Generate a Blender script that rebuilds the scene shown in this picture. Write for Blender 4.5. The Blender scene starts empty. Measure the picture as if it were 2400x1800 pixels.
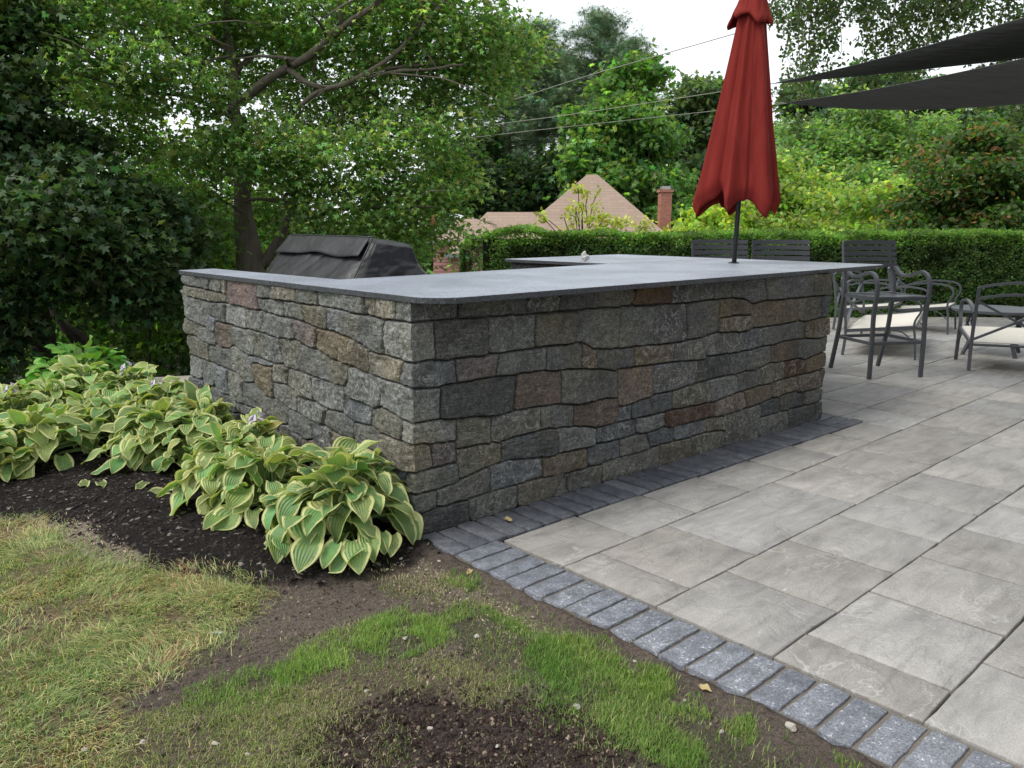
import bpy, bmesh, math, random
import numpy as np
from mathutils import Vector, Matrix
random.seed(7); rng = np.random.default_rng(11)
sc = bpy.context.scene
col = sc.collection

# ------------------------------------------------------------------ camera
CAM = np.array([-2.0551, -2.9217, 1.42])
R3 = np.array([[0.739505, -0.67315, 0.001307], [0.130272, 0.145017, 0.980816], [0.660426, 0.725147, -0.194934]])
F = 1872.83
cd = bpy.data.cameras.new("camera"); cam = bpy.data.objects.new("camera", cd); col.objects.link(cam)
cd.sensor_width = 36.0; cd.lens = F / 2400 * 36; cd.clip_start = 0.05; cd.clip_end = 600
m = Matrix.Identity(4)
for i in range(3):
    m[i][0] = R3[0][i]; m[i][1] = R3[1][i]; m[i][2] = -R3[2][i]; m[i][3] = CAM[i]
cam.matrix_world = m
sc.camera = cam

# ------------------------------------------------------------------ sky and sun (overcast)
SUN_EL, SUN_AZ = 54.0, 156.0        # azimuth counted from +X towards +Y
w = bpy.data.worlds.new("World"); sc.world = w; w.use_nodes = True
nt = w.node_tree; nt.nodes.clear()
o = nt.nodes.new("ShaderNodeOutputWorld"); bg = nt.nodes.new("ShaderNodeBackground")
sky = nt.nodes.new("ShaderNodeTexSky"); sky.sky_type = 'NISHITA'; sky.sun_disc = False
sky.sun_elevation = math.radians(SUN_EL); sky.sun_rotation = math.radians(90 - SUN_AZ)
sky.air_density = 1.0; sky.dust_density = 4.0
sk = nt.nodes.new("ShaderNodeVectorMath"); sk.operation = 'SCALE'; sk.inputs[3].default_value = 0.9
mx = nt.nodes.new("ShaderNodeMix"); mx.data_type = 'RGBA'; mx.inputs[0].default_value = 0.86
mx.inputs[7].default_value = (8.6, 9.0, 9.35, 1)
nt.links.new(sky.outputs[0], sk.inputs[0]); nt.links.new(sk.outputs[0], mx.inputs[6])
nt.links.new(mx.outputs[2], bg.inputs[0]); bg.inputs[1].default_value = 0.10
nt.links.new(bg.outputs[0], o.inputs[0])
ld = bpy.data.lights.new("sun", 'SUN'); ld.energy = 1.5; ld.angle = math.radians(22); ld.color = (1, .97, .92)
lo = bpy.data.objects.new("sun", ld); col.objects.link(lo)
sd = Vector((math.cos(math.radians(SUN_AZ)) * math.cos(math.radians(SUN_EL)), math.sin(math.radians(SUN_AZ)) * math.cos(math.radians(SUN_EL)), math.sin(math.radians(SUN_EL))))
lo.rotation_euler = sd.to_track_quat('Z', 'Y').to_euler(); lo.location = (-6, -2, 9)
sc.view_settings.view_transform = 'Standard'; sc.view_settings.look = 'None'
sc.view_settings.exposure = 0.68; sc.view_settings.gamma = 1; sc.view_settings.use_curve_mapping = False
sc.render.film_transparent = False
try:
    sc.cycles.max_bounces = 8; sc.cycles.transmission_bounces = 4; sc.cycles.diffuse_bounces = 4
except Exception: pass

# ------------------------------------------------------------------ picture-to-place helpers
def ray(px, py):
    d = np.array([(px - 1200) / F, -(py - 900) / F, 1.0]); return R3.T @ d
def W(px, py, D): return CAM + ray(px, py) * D
def G(px, py, z=0.0):
    d = ray(px, py); t = (z - CAM[2]) / d[2]; p = CAM + t * d; return (p[0], p[1])
FH = np.array([.6733, .7393]); LH = np.array([.7395, -.6732])       # forward and sideways on the ground
def tl(t, l): return np.array([t * FH[0] + l * LH[0], t * FH[1] + l * LH[1]])

# ------------------------------------------------------------------ object helpers
def tag(o, label=None, cat=None, group=None, kind=None):
    if label: o['label'] = label
    if cat: o['category'] = cat
    if group: o['group'] = group
    if kind: o['kind'] = kind
    return o
def empty(name, loc=(0, 0, 0), rz=0.0):
    o = bpy.data.objects.new(name, None); col.objects.link(o); o.location = loc; o.rotation_euler = (0, 0, rz); return o
def link(name, me, mat, parent=None):
    o = bpy.data.objects.new(name, me); col.objects.link(o)
    if mat: me.materials.append(mat)
    if parent is not None: o.parent = parent
    return o
def copy_tree(o, parent=None):
    c = o.copy(); col.objects.link(c)
    if parent is not None: c.parent = parent
    for ch in list(o.children): copy_tree(ch, c)
    return c
def fast(name, V, Fc, mat, parent=None, colr=None, uv=None, smooth=False, fl=None):
    """V (n,3); Fc (m,k) or list of such arrays"""
    if not isinstance(Fc, list): Fc = [Fc]
    me = bpy.data.meshes.new(name)
    V = np.asarray(V, np.float32); me.vertices.add(len(V)); me.vertices.foreach_set('co', V.ravel())
    idx = np.concatenate([f.ravel() for f in Fc]).astype(np.int32)
    tot = np.concatenate([np.full(len(f), f.shape[1], np.int32) for f in Fc])
    st = np.concatenate([[0], np.cumsum(tot)[:-1]]).astype(np.int32)
    me.loops.add(len(idx)); me.loops.foreach_set('vertex_index', idx)
    me.polygons.add(len(tot)); me.polygons.foreach_set('loop_start', st); me.polygons.foreach_set('loop_total', tot)
    if smooth: me.polygons.foreach_set('use_smooth', np.ones(len(tot), bool))
    me.update(calc_edges=True); me.validate()
    if colr is not None:
        a = me.color_attributes.new('col', 'FLOAT_COLOR', 'POINT')
        c4 = np.ones((len(V), 4), np.float32); c4[:, :3] = colr; a.data.foreach_set('color', c4.ravel())
    if uv is not None:
        a = me.attributes.new('luv', 'FLOAT2', 'POINT'); a.data.foreach_set('vector', np.asarray(uv, np.float32).ravel())
    if fl is not None:
        a = me.attributes.new('off', 'FLOAT', 'POINT'); a.data.foreach_set('value', np.asarray(fl, np.float32))
    return link(name, me, mat, parent)
class MB:
    """collects bars, tubes and boxes into one mesh"""
    def __init__(s): s.v = []; s.f = []; s.n = 0
    def add(s, V, Fs):
        s.v.append(np.asarray(V, float)); s.f += [tuple(int(i) + s.n for i in f) for f in Fs]; s.n += len(V)
    def sweep(s, P, a, b=None, sides=8, up=(0, 0, 1), cap=True, rot=0.0):
        P = np.asarray(P, float); n = len(P); b = a if b is None else b
        a = np.broadcast_to(np.asarray(a, float), (n,)); b = np.broadcast_to(np.asarray(b, float), (n,))
        T = np.gradient(P, axis=0); T /= np.linalg.norm(T, axis=1)[:, None] + 1e-9
        V = []; u0 = np.asarray(up, float)
        if abs(T[0] @ u0) > .95: u0 = np.array([1., 0, 0]) if abs(T[0][0]) < .9 else np.array([0, 1., 0])
        for i in range(n):
            x = np.cross(u0, T[i]); x /= np.linalg.norm(x) + 1e-9; y = np.cross(T[i], x); u0 = y if sides != 4 else u0
            for k in range(sides):
                if sides == 4: cx, cy = [(-1, -1), (1, -1), (1, 1), (-1, 1)][k]
                else: cx, cy = math.cos(2 * math.pi * k / sides + rot), math.sin(2 * math.pi * k / sides + rot)
                V.append(P[i] + x * cx * a[i] + y * cy * b[i])
        Fs = []
        for i in range(n - 1):
            for k in range(sides):
                k2 = (k + 1) % sides; Fs.append((i * sides + k, i * sides + k2, (i + 1) * sides + k2, (i + 1) * sides + k))
        if cap: Fs.append(tuple(range(sides - 1, -1, -1))); Fs.append(tuple((n - 1) * sides + k for k in range(sides)))
        s.add(V, Fs)
    def box(s, lo, hi):
        x0, y0, z0 = lo; x1, y1, z1 = hi
        s.add([(x0, y0, z0), (x1, y0, z0), (x1, y1, z0), (x0, y1, z0), (x0, y0, z1), (x1, y0, z1), (x1, y1, z1), (x0, y1, z1)],
              [(0, 3, 2, 1), (4, 5, 6, 7), (0, 1, 5, 4), (1, 2, 6, 5), (2, 3, 7, 6), (3, 0, 4, 7)])
    def prism(s, poly, z0, z1):
        n = len(poly); V = [(x, y, z0) for x, y in poly] + [(x, y, z1) for x, y in poly]
        s.add(V, [tuple(range(n - 1, -1, -1)), tuple(range(n, 2 * n))] + [(i, (i + 1) % n, n + (i + 1) % n, n + i) for i in range(n)])
    def build(s, name, mat, parent=None, smooth=False, bevel=0, colr=None):
        me = bpy.data.meshes.new(name); me.from_pydata(np.concatenate(s.v).tolist(), [], s.f)
        if smooth:
            me.polygons.foreach_set('use_smooth', np.ones(len(me.polygons), bool)); 
        me.update(); o = link(name, me, mat, parent)
        if colr is not None:
            a = me.color_attributes.new('col', 'FLOAT_COLOR', 'POINT'); c4 = np.ones((len(me.vertices), 4), np.float32); c4[:, :3] = colr
            a.data.foreach_set('color', c4.ravel())
        if bevel:
            b = o.modifiers.new('bevel', 'BEVEL'); b.width = bevel; b.segments = 2; b.limit_method = 'ANGLE'
        return o
def spline(P, n):
    """smooth curve through the points"""
    P = np.asarray(P, float); k = len(P)
    if k < 3:
        t = np.linspace(0, 1, n)[:, None]; return P[0] * (1 - t) + P[-1] * t
    Q = np.vstack([2 * P[0] - P[1], P, 2 * P[-1] - P[-2]]); out = []
    for u in np.linspace(0, k - 1 - 1e-6, n):
        i = int(u); t = u - i; a, b, c, d = Q[i], Q[i + 1], Q[i + 2], Q[i + 3]
        out.append(.5 * (2 * b + (c - a) * t + (2 * a - 5 * b + 4 * c - d) * t * t + (3 * b - a - 3 * c + d) * t ** 3))
    return np.array(out)
_tab = np.random.default_rng(3).random((256, 256))
def vnoise(x, y):
    xi = np.floor(x).astype(int); yi = np.floor(y).astype(int); fx = x - xi; fy = y - yi
    fx = fx * fx * (3 - 2 * fx); fy = fy * fy * (3 - 2 * fy); a = lambda i, j: _tab[(xi + i) & 255, (yi + j) & 255]
    return (a(0, 0) * (1 - fx) + a(1, 0) * fx) * (1 - fy) + (a(0, 1) * (1 - fx) + a(1, 1) * fx) * fy - .5
def fbm(x, y, o=4, s=0):
    r = 0; A = 1
    for k in range(o): r = r + A * vnoise(x * 2 ** k + 17.3 * k + s * 7.7, y * 2 ** k + 31.1 * k + s * 3.1); A *= .5
    return r
def inpoly(X, Y, P):
    P = np.asarray(P); r = np.zeros(X.shape, bool); n = len(P)
    for i in range(n):
        x0, y0 = P[i]; x1, y1 = P[(i + 1) % n]
        c = ((y0 > Y) != (y1 > Y)); xs = (x1 - x0) * (Y - y0) / ((y1 - y0) + 1e-12) + x0; r ^= c & (X < xs)
    return r

# ------------------------------------------------------------------ materials
class NT:
    def __init__(s, name):
        s.m = bpy.data.materials.new(name); s.m.use_nodes = True; s.t = s.m.node_tree; s.t.nodes.clear()
        s.out = s.n("ShaderNodeOutputMaterial"); s.p = s.n("ShaderNodeBsdfPrincipled"); s.l(s.p.outputs[0], s.out.inputs[0])
    def n(s, t, **k):
        x = s.t.nodes.new(t)
        for a, b in k.items(): setattr(x, a, b)
        return x
    def l(s, a, b): s.t.links.new(a, b)
    def attr(s, name, out='Color'): return s.n("ShaderNodeAttribute", attribute_name=name).outputs[out]
    def co(s): return s.n("ShaderNodeNewGeometry").outputs['Position']
    def obj(s): return s.n("ShaderNodeTexCoord").outputs['Object']
    def noise(s, vec, scale, detail=4, rough=.55, out=0, dist=0):
        x = s.n("ShaderNodeTexNoise"); x.inputs['Scale'].default_value = scale; x.inputs['Detail'].default_value = detail
        x.inputs['Roughness'].default_value = rough; x.inputs['Distortion'].default_value = dist; s.l(vec, x.inputs['Vector']); return x.outputs[out]
    def vor(s, vec, scale, feature='F1', out='Distance'):
        x = s.n("ShaderNodeTexVoronoi", feature=feature); x.inputs['Scale'].default_value = scale; s.l(vec, x.inputs['Vector']); return x.outputs[out]
    def mp(s, vec, scale=(1, 1, 1), rot=(0, 0, 0)):
        x = s.n("ShaderNodeMapping"); x.inputs['Scale'].default_value = scale; x.inputs['Rotation'].default_value = rot; s.l(vec, x.inputs[0]); return x.outputs[0]
    def math(s, op, a, b=None, c=None, clamp=False):
        x = s.n("ShaderNodeMath", operation=op); x.use_clamp = clamp
        for i, v in enumerate((a, b, c)):
            if v is None: continue
            if isinstance(v, (int, float)): x.inputs[i].default_value = v
            else: s.l(v, x.inputs[i])
        return x.outputs[0]
    def ramp(s, fac, stops):
        x = s.n("ShaderNodeValToRGB"); e = x.color_ramp.elements
        while len(e) < len(stops): e.new(.5)
        for i, (p, c) in enumerate(stops):
            e[i].position = p; e[i].color = (c, c, c, 1) if isinstance(c, (int, float)) else (*c, 1)
        s.l(fac, x.inputs[0]); return x.outputs[0]
    def mix(s, fac, a, b, mode='MIX'):
        x = s.n("ShaderNodeMix", data_type='RGBA', blend_type=mode)
        for i, v in ((0, fac), (6, a), (7, b)):
            if isinstance(v, (int, float)): x.inputs[i].default_value = v if i == 0 else (v, v, v, 1)
            elif isinstance(v, tuple): x.inputs[i].default_value = (*v, 1)
            else: s.l(v, x.inputs[i])
        return x.outputs[2]
    def bump(s, h, strength=.4, dist=.01, prev=None):
        x = s.n("ShaderNodeBump"); x.inputs['Strength'].default_value = strength; x.inputs['Distance'].default_value = dist
        s.l(h, x.inputs['Height'])
        if prev is not None: s.l(prev, x.inputs['Normal'])
        return x.outputs[0]
    def fin(s, colr=None, rough=.7, spec=.5, nrm=None, metal=0, trans=0, tcol=None):
        if colr is not None:
            if isinstance(colr, tuple): s.p.inputs['Base Color'].default_value = (*colr, 1)
            else: s.l(colr, s.p.inputs['Base Color'])
        if isinstance(rough, (int, float)): s.p.inputs['Roughness'].default_value = rough
        else: s.l(rough, s.p.inputs['Roughness'])
        s.p.inputs['Specular IOR Level'].default_value = spec; s.p.inputs['Metallic'].default_value = metal
        if nrm is not None: s.l(nrm, s.p.inputs['Normal'])
        if trans:
            t = s.n("ShaderNodeBsdfTranslucent"); mx = s.n("ShaderNodeMixShader"); mx.inputs[0].default_value = trans
            if tcol is None: tcol = colr
            if isinstance(tcol, tuple): t.inputs[0].default_value = (*tcol, 1)
            else: s.l(tcol, t.inputs[0])
            s.l(s.p.outputs[0], mx.inputs[1]); s.l(t.outputs[0], mx.inputs[2]); s.l(mx.outputs[0], s.out.inputs[0])
        return s.m

def mat_leaf(name, trans=.4, rough=.5, spec=.35):
    k = NT(name); c = k.attr('col'); g = k.mix(1.0, c, (1.25, 1.45, .55), 'MULTIPLY')
    return k.fin(c, rough, spec, trans=trans, tcol=g)
M = {}
M['leaf'] = mat_leaf('leaf', .56); M['leaf_dark'] = mat_leaf('leaf_dark', .3, .45); M['grass'] = mat_leaf('grass_blade', .35, .6, .2)
M['needle'] = mat_leaf('needle', .15, .6, .2)
k = NT('stone'); P = k.co(); c = k.attr('col')
sp = k.noise(P, 160, 5, .8); sp2 = k.noise(P, 42, 5, .7); gr = k.noise(k.mp(P, (6, 6, 34)), 5, 4, .65, dist=.6)
f = k.ramp(sp, [(.37, .38), (.5, .95), (.62, 1.8)]); c = k.mix(1.0, c, f, 'MULTIPLY')
c = k.mix(1.0, c, k.ramp(sp2, [(.33, .55), (.5, 1.0), (.68, 1.5)]), 'MULTIPLY'); c = k.mix(.7, c, k.ramp(gr, [(.35, .7), (.6, 1.2)]), 'MULTIPLY')
of = k.attr('off', 'Fac'); cxs = k.n('ShaderNodeCombineXYZ'); [k.l(k.math('MULTIPLY', of, 13.), cxs.inputs[i]) for i in range(3)]; av = k.n('ShaderNodeVectorMath', operation='ADD'); k.l(P, av.inputs[0]); k.l(cxs.outputs[0], av.inputs[1]); PS = av.outputs[0]
vein = k.math('ABSOLUTE', k.math('SUBTRACT', k.noise(PS, 11, 4, .6, dist=.8), .5)); vm = k.math('MULTIPLY', k.ramp(vein, [(0., .7), (.018, 0.)]), k.ramp(of, [(.55, 0.), (.7, 1.)])); c = k.mix(vm, c, (.42, .42, .40))
st2 = k.noise(k.mp(PS, (3, 3, 46), (.25, 0, 0)), 3.2, 4, .7); c = k.mix(k.ramp(of, [(.0, .95), (.45, .1)]), c, k.mix(1., c, k.ramp(st2, [(.38, .6), (.6, 1.35)]), 'MULTIPLY'))
fac = k.vor(k.mp(PS, (1, 1, 1.5)), 15, out='Distance'); b = k.bump(fac, .5, .012); b = k.bump(k.noise(P, 26, 6, .72), .9, .012, b); b = k.bump(sp, .5, .003, b)
M['stone'] = k.fin(c, .78, .35, b)
k = NT('stone_core'); P = k.co(); c = k.mix(k.noise(P, 9, 4), (.10, .10, .095), (.27, .26, .235)); M['stone_core'] = k.fin(c, .85, .3, k.bump(k.noise(P, 20, 5), .8, .02))
for nm, ca, cb, cc_, ro in (('granite', (.15, .165, .20), (.50, .54, .62), (.34, .37, .44), (.26, .42)), ('granite_edge', (.012, .014, .018), (.075, .083, .098), (.035, .04, .048), (.45, .6))):  # first copy: sky sheen painted into a paler colour; edge copy: plain dark stone
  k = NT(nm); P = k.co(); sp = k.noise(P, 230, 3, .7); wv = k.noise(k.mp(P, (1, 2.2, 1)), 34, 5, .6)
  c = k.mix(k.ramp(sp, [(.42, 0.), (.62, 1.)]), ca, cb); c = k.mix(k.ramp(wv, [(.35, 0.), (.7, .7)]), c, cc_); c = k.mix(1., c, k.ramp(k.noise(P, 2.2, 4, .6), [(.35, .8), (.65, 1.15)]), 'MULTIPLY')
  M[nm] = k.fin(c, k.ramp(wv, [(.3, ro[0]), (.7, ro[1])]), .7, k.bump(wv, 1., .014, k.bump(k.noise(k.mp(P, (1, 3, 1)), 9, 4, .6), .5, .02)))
k = NT('paver'); P = k.co(); off = k.attr('off', 'Fac'); cx = k.n("ShaderNodeCombineXYZ"); 
for i in range(3): k.l(off, cx.inputs[i])
va = k.n("ShaderNodeVectorMath", operation='ADD'); k.l(P, va.inputs[0]); k.l(cx.outputs[0], va.inputs[1]); P2 = va.outputs[0]
c0 = k.attr('col'); st = k.noise(k.mp(P2, (2.0, 9, 1), (0, 0, .35)), 1.6, 6, .62, dist=.5)
c = k.mix(1.0, c0, k.ramp(st, [(.28, .74), (.5, 1.0), (.7, 1.17)]), 'MULTIPLY')
c = k.mix(1.0, c, k.ramp(k.noise(P2, 3.2, 5, .6), [(.3, .8), (.7, 1.12)]), 'MULTIPLY')
c = k.mix(1.0, c, k.ramp(k.noise(P2, 190, 3, .8), [(.35, .78), (.65, 1.2)]), 'MULTIPLY')
rid = k.noise(P2, 4.0, 4, .6, dist=.6); rd = k.math('ABSOLUTE', k.math('SUBTRACT', rid, .5)); ln = k.ramp(rd, [(0, 1.), (.012, 0.)])
msk = k.ramp(k.noise(P2, 2.1, 2), [(.52, 0.), (.62, 1.)]); c = k.mix(k.math('MULTIPLY', k.math('MULTIPLY', ln, msk), .22), c, (.72, .71, .68))
wp = k.ramp(k.noise(k.mp(P2, (1, 2.6, 1), (0, 0, .3)), 7.5, 4, .6), [(.69, 0.), (.76, .5)]); c = k.mix(wp, c, (.72, .72, .71))
steph = k.ramp(rid, [(.44, 0.), (.5, .6), (.56, 1.)]); b = k.bump(steph, .55, .008); b = k.bump(st, .6, .014, b); b = k.bump(k.noise(P2, 70, 4, .7), .35, .003, b)
M['paver'] = k.fin(c, .62, .4, b)
k = NT('border_brick'); P = k.co(); c0 = k.attr('col'); n1 = k.noise(P, 14, 5, .7); n2 = k.noise(P, 130, 3, .8)
c = k.mix(1.0, c0, k.ramp(n1, [(.3, .6), (.7, 1.4)]), 'MULTIPLY'); c = k.mix(1.0, c, k.ramp(n2, [(.35, .6), (.65, 1.5)]), 'MULTIPLY')
sep = k.n("ShaderNodeSeparateXYZ"); k.l(P, sep.inputs[0]); near = k.ramp(k.math('MULTIPLY', sep.outputs[1], -1), [(.4, .0), (1.0, 1.)])
n3 = k.math('MULTIPLY', k.ramp(k.noise(P, 85, 2, .6, dist=.8), [(.60, 0.), (.66, 1.)]), k.ramp(n1, [(.38, 0.), (.6, .8)])); c = k.mix(k.math('MULTIPLY', n3, near), c, (.62, .63, .66))
M['brick'] = k.fin(c, .6, .45, k.bump(n1, .6, .008, k.bump(n2, .3, .002)))
k = NT('joint_sand'); P = k.co(); c = k.mix(k.noise(P, 220, 2, .9), (.05, .042, .033), (.28, .25, .21)); M['sand'] = k.fin(c, .95, .1, k.bump(k.noise(P, 260, 3), .7, .004))
k = NT('dark_joint'); P = k.co(); c = k.mix(k.noise(P, 60, 3), (.010, .009, .008), (.035, .031, .026)); M['joint'] = k.fin(c, .95, .1)
k = NT('soil'); P = k.co(); c = k.attr('col'); n1 = k.noise(P, 55, 6, .75); n2 = k.noise(P, 230, 3, .8)
c = k.mix(1.0, c, k.ramp(n1, [(.3, .45), (.5, 1.), (.7, 1.5)]), 'MULTIPLY'); c = k.mix(1.0, c, k.ramp(n2, [(.35, .5), (.6, 1.35)]), 'MULTIPLY')
M['soil'] = k.fin(c, .95, .15, k.bump(n1, 1.0, .03, k.bump(n2, .6, .006)))
def simple(name, c, r=.5, s=.5, metal=0, bs=None, bst=.3, bd=.003, var=0):
    k = NT(name); P = k.obj()
    cc = c if not var else k.mix(k.noise(P, 12, 4), tuple(x * (1 - var) for x in c), tuple(min(1, x * (1 + var)) for x in c))
    return k.fin(cc, r, s, k.bump(k.noise(P, bs, 4), bst, bd) if bs else None, metal)
M['metal'] = simple('powder_coated_metal', (.075, .08, .09), .42, .5, 0, 300, .1, .001, .15)
M['sling'] = simple('cream_sling', (.66, .62, .54), .75, .2, 0, 400, .3, .001, .05)
M['pole'] = simple('black_pole', (.012, .012, .014), .35, .5, var=.1)
k = NT('red_canvas'); P = k.obj(); wv = k.noise(k.mp(P, (220, 220, 40)), 1.5, 3); c = k.mix(wv, (.165, .015, .012), (.225, .026, .020))
c = k.mix(k.ramp(k.noise(P, 3, 4), [(.35, 0.), (.7, .35)]), c, (.13, .011, .009)); c = k.mix(k.ramp(k.noise(k.mp(P, (14, 14, .9)), 1.4, 4, .6), [(.45, 0.), (.75, .28)]), c, (.30, .05, .038))
M['canvas'] = k.fin(c, .85, .15, k.bump(wv, .25, .002), trans=.06)
k = NT('shade_cloth'); P = k.obj(); c = k.mix(k.noise(k.mp(P, (40, 2, 2)), 1.2, 4), (.11, .115, .11), (.22, .225, .215)); M['shade'] = k.fin(c, .85, .2, k.bump(k.noise(k.mp(P, (9, 1.5, 1)), 2, 3), 1., .09), trans=.35)
k = NT('vinyl_cover'); P = k.obj(); n1 = k.noise(P, 7, 5, .6, dist=.7); c = k.mix(n1, (.006, .006, .007), (.016, .016, .018)); M['vinyl'] = k.fin(c, k.ramp(n1, [(.3, .38), (.7, .55)]), .5, k.bump(n1, .5, .02, k.bump(k.noise(P, 380, 2), .25, .0015)))
k = NT('bark'); P = k.obj(); n1 = k.noise(k.mp(P, (9, 9, 1.4)), 3, 6, .7); c = k.mix(n1, (.030, .024, .018), (.15, .125, .10)); M['bark'] = k.fin(c, .9, .15, k.bump(n1, .9, .03))
k = NT('bark_grey'); P = k.obj(); n1 = k.noise(k.mp(P, (7, 7, 1.6)), 3, 6, .7); c = k.mix(n1, (.065, .055, .043), (.23, .20, .16)); M['bark_grey'] = k.fin(c, .9, .15, k.bump(n1, .9, .03))

# ------------------------------------------------------------------ terrain
def smooth(a, b, x): t = np.clip((x - a) / (b - a), 0, 1); return t * t * (3 - 2 * t)
def ground_z(X, Y):
    X = np.asarray(X, float); Y = np.asarray(Y, float)
    t = X * FH[0] + Y * FH[1]; l = X * LH[0] + Y * LH[1]
    tb = 3.95 + (10.8 - 3.95) * smooth(-1.6, -.2, l) ; d = np.maximum(0, t - tb)
    return -.035 - 5.2 * (1 - np.exp(-.075 * d))
def pxpoly(P, z=-.03): return [G(x, y, z) for x, y in P]
mulch_poly = [(-1.62, 2.5), (-1.5, 2.0), (-1.39, 1.67), (-1.24, 1.50), (-1.21, 1.31), (-1.17, 1.02), (-1.14, .73), (-1.04, .58), (-.98, .39), (-.87, .26), (-.78, .09), (-.54, -.13), (-.24, -.22), (-.10, -.16), (.05, -.1), (.05, 4.6), (-2.2, 4.6), (-2.2, 3.2)]
sand_poly = pxpoly([(60, 1206), (150, 1225), (226, 1222), (217, 1252), (316, 1293), (350, 1322), (300, 1325), (235, 1312), (185, 1280), (130, 1245)])
sand2 = pxpoly([(900, 1340), (1000, 1318), (1060, 1345), (1230, 1440), (1320, 1500), (1290, 1530), (1150, 1440), (1040, 1385), (930, 1365)])
dark_poly = pxpoly([(740, 1700), (900, 1620), (1100, 1630), (1330, 1650), (1460, 1720), (1500, 1900), (720, 1900)])
A_poly = pxpoly([(-400, 1230), (0, 1222), (100, 1216), (190, 1285), (330, 1335), (500, 1355), (640, 1372), (590, 1425), (500, 1500), (350, 1590), (290, 1680), (260, 1900), (-700, 1900)])
B_poly = pxpoly([(400, 1655), (620, 1560), (790, 1490), (900, 1435), (1010, 1440), (1040, 1490), (960, 1540), (760, 1570), (620, 1610), (480, 1660)])
C_poly = pxpoly([(300, 1680), (480, 1650), (800, 1560), (1000, 1530), (1170, 1560), (1260, 1610), (1100, 1640), (900, 1625), (780, 1700), (740, 1900), (250, 1900)])
D_poly = pxpoly([(1010, 1440), (1100, 1420), (1210, 1460), (1310, 1520), (1440, 1580), (1560, 1640), (1660, 1700), (1780, 1760), (1880, 1820), (1990, 1900), (1480, 1900), (1440, 1710), (1320, 1640), (1240, 1590), (1130, 1550)])
def masks(X, Y):
    wx = X + .07 * fbm(X * 9, Y * 9, 4, 1); wy = Y + .07 * fbm(X * 9, Y * 9, 4, 2)
    return {n: inpoly(wx, wy, p).astype(float) for n, p in dict(mulch=mulch_poly, sand=sand_poly, sand2=sand2, dark=dark_poly, A=A_poly, B=B_poly, C=C_poly, D=D_poly).items()}
def axis(lo, a, b, hi, fine, n):
    f = np.arange(a, b + 1e-6, fine); g = np.linspace(0, 1, n) ** 2.2
    return np.concatenate([(a - (a - lo) * g[:0:-1]), f, b + (hi - b) * g[1:]])
xs = axis(-160, -2.9, .35, 260, .018, 55); ys = axis(-120, -2.9, 4.6, 260, .022, 60)
X, Y = np.meshgrid(xs, ys, indexing='ij'); Z = ground_z(X, Y)
near = (X > -3) & (X < .5) & (Y > -3) & (Y < 4.7)
mk = masks(X, Y)
Z += np.where(near, .012 * fbm(X * 5, Y * 5, 3, 3) + .012 * fbm(X * 26, Y * 26, 4, 4) * (1 + .4 * mk['mulch'] + .8 * mk['dark']), .05 * fbm(X * .6, Y * .6, 3, 3) * (np.hypot(X, Y) > 9))
Z += .03 * mk['mulch'] * smooth(-1.3, -.6, X)
Z += np.where(near & (Y < -.1), .027 * smooth(-.20, -.03, X) * (.75 + .8 * (fbm(X * 7, Y * 7, 3, 41) + .2)).clip(.35, 1), 0)
under = (X > -.02) & (X < 14) & (Y < 2.8); Z = np.where(under & (X * FH[0] + Y * FH[1] < 10.5), -.13, Z)
cs = np.zeros(X.shape + (3,)); cs[:] = (.150, .120, .098)
tn = fbm(X * 2.2, Y * 2.2, 3, 8)[..., None]; cs *= 1 + .5 * tn
def lay(mask, c, a=1.): 
    global cs
    mm = (mask * a)[..., None]; cs = cs * (1 - mm) + np.array(c) * mm
lay(mk['A'], (.22, .17, .10)); lay(mk['C'], (.16, .13, .09)); lay(mk['B'], (.075, .08, .04), .5); lay(mk['D'], (.075, .075, .042), .5)
lay(mk['sand2'], (.24, .19, .145), .8); lay(mk['sand'], (.36, .29, .225), .9)
lay(mk['dark'], (.055, .042, .036), .75); lay(mk['mulch'], (.022, .018, .017)); lay(mk['sand'] , (.36, .29, .225), .75)
far = ~near; cs[far] = (.035, .045, .018)
farlawn = far & (X * FH[0] + Y * FH[1] < 3); cs[farlawn] = (.11, .12, .05)
nx, ny = X.shape; I = (np.arange(nx - 1)[:, None] * ny + np.arange(ny - 1)[None]).ravel()
gr = fast('ground', np.stack([X, Y, Z], -1).reshape(-1, 3), np.stack([I, I + ny, I + ny + 1, I + 1], 1), M['soil'], colr=cs.reshape(-1, 3), smooth=True)
tag(gr, kind='structure')
# sampled near-ground height for scattering
def nearz(x, y): 
    i = np.clip(np.searchsorted(xs, x), 1, len(xs) - 1); j = np.clip(np.searchsorted(ys, y), 1, len(ys) - 1)
    return Z[i, j]

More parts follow.
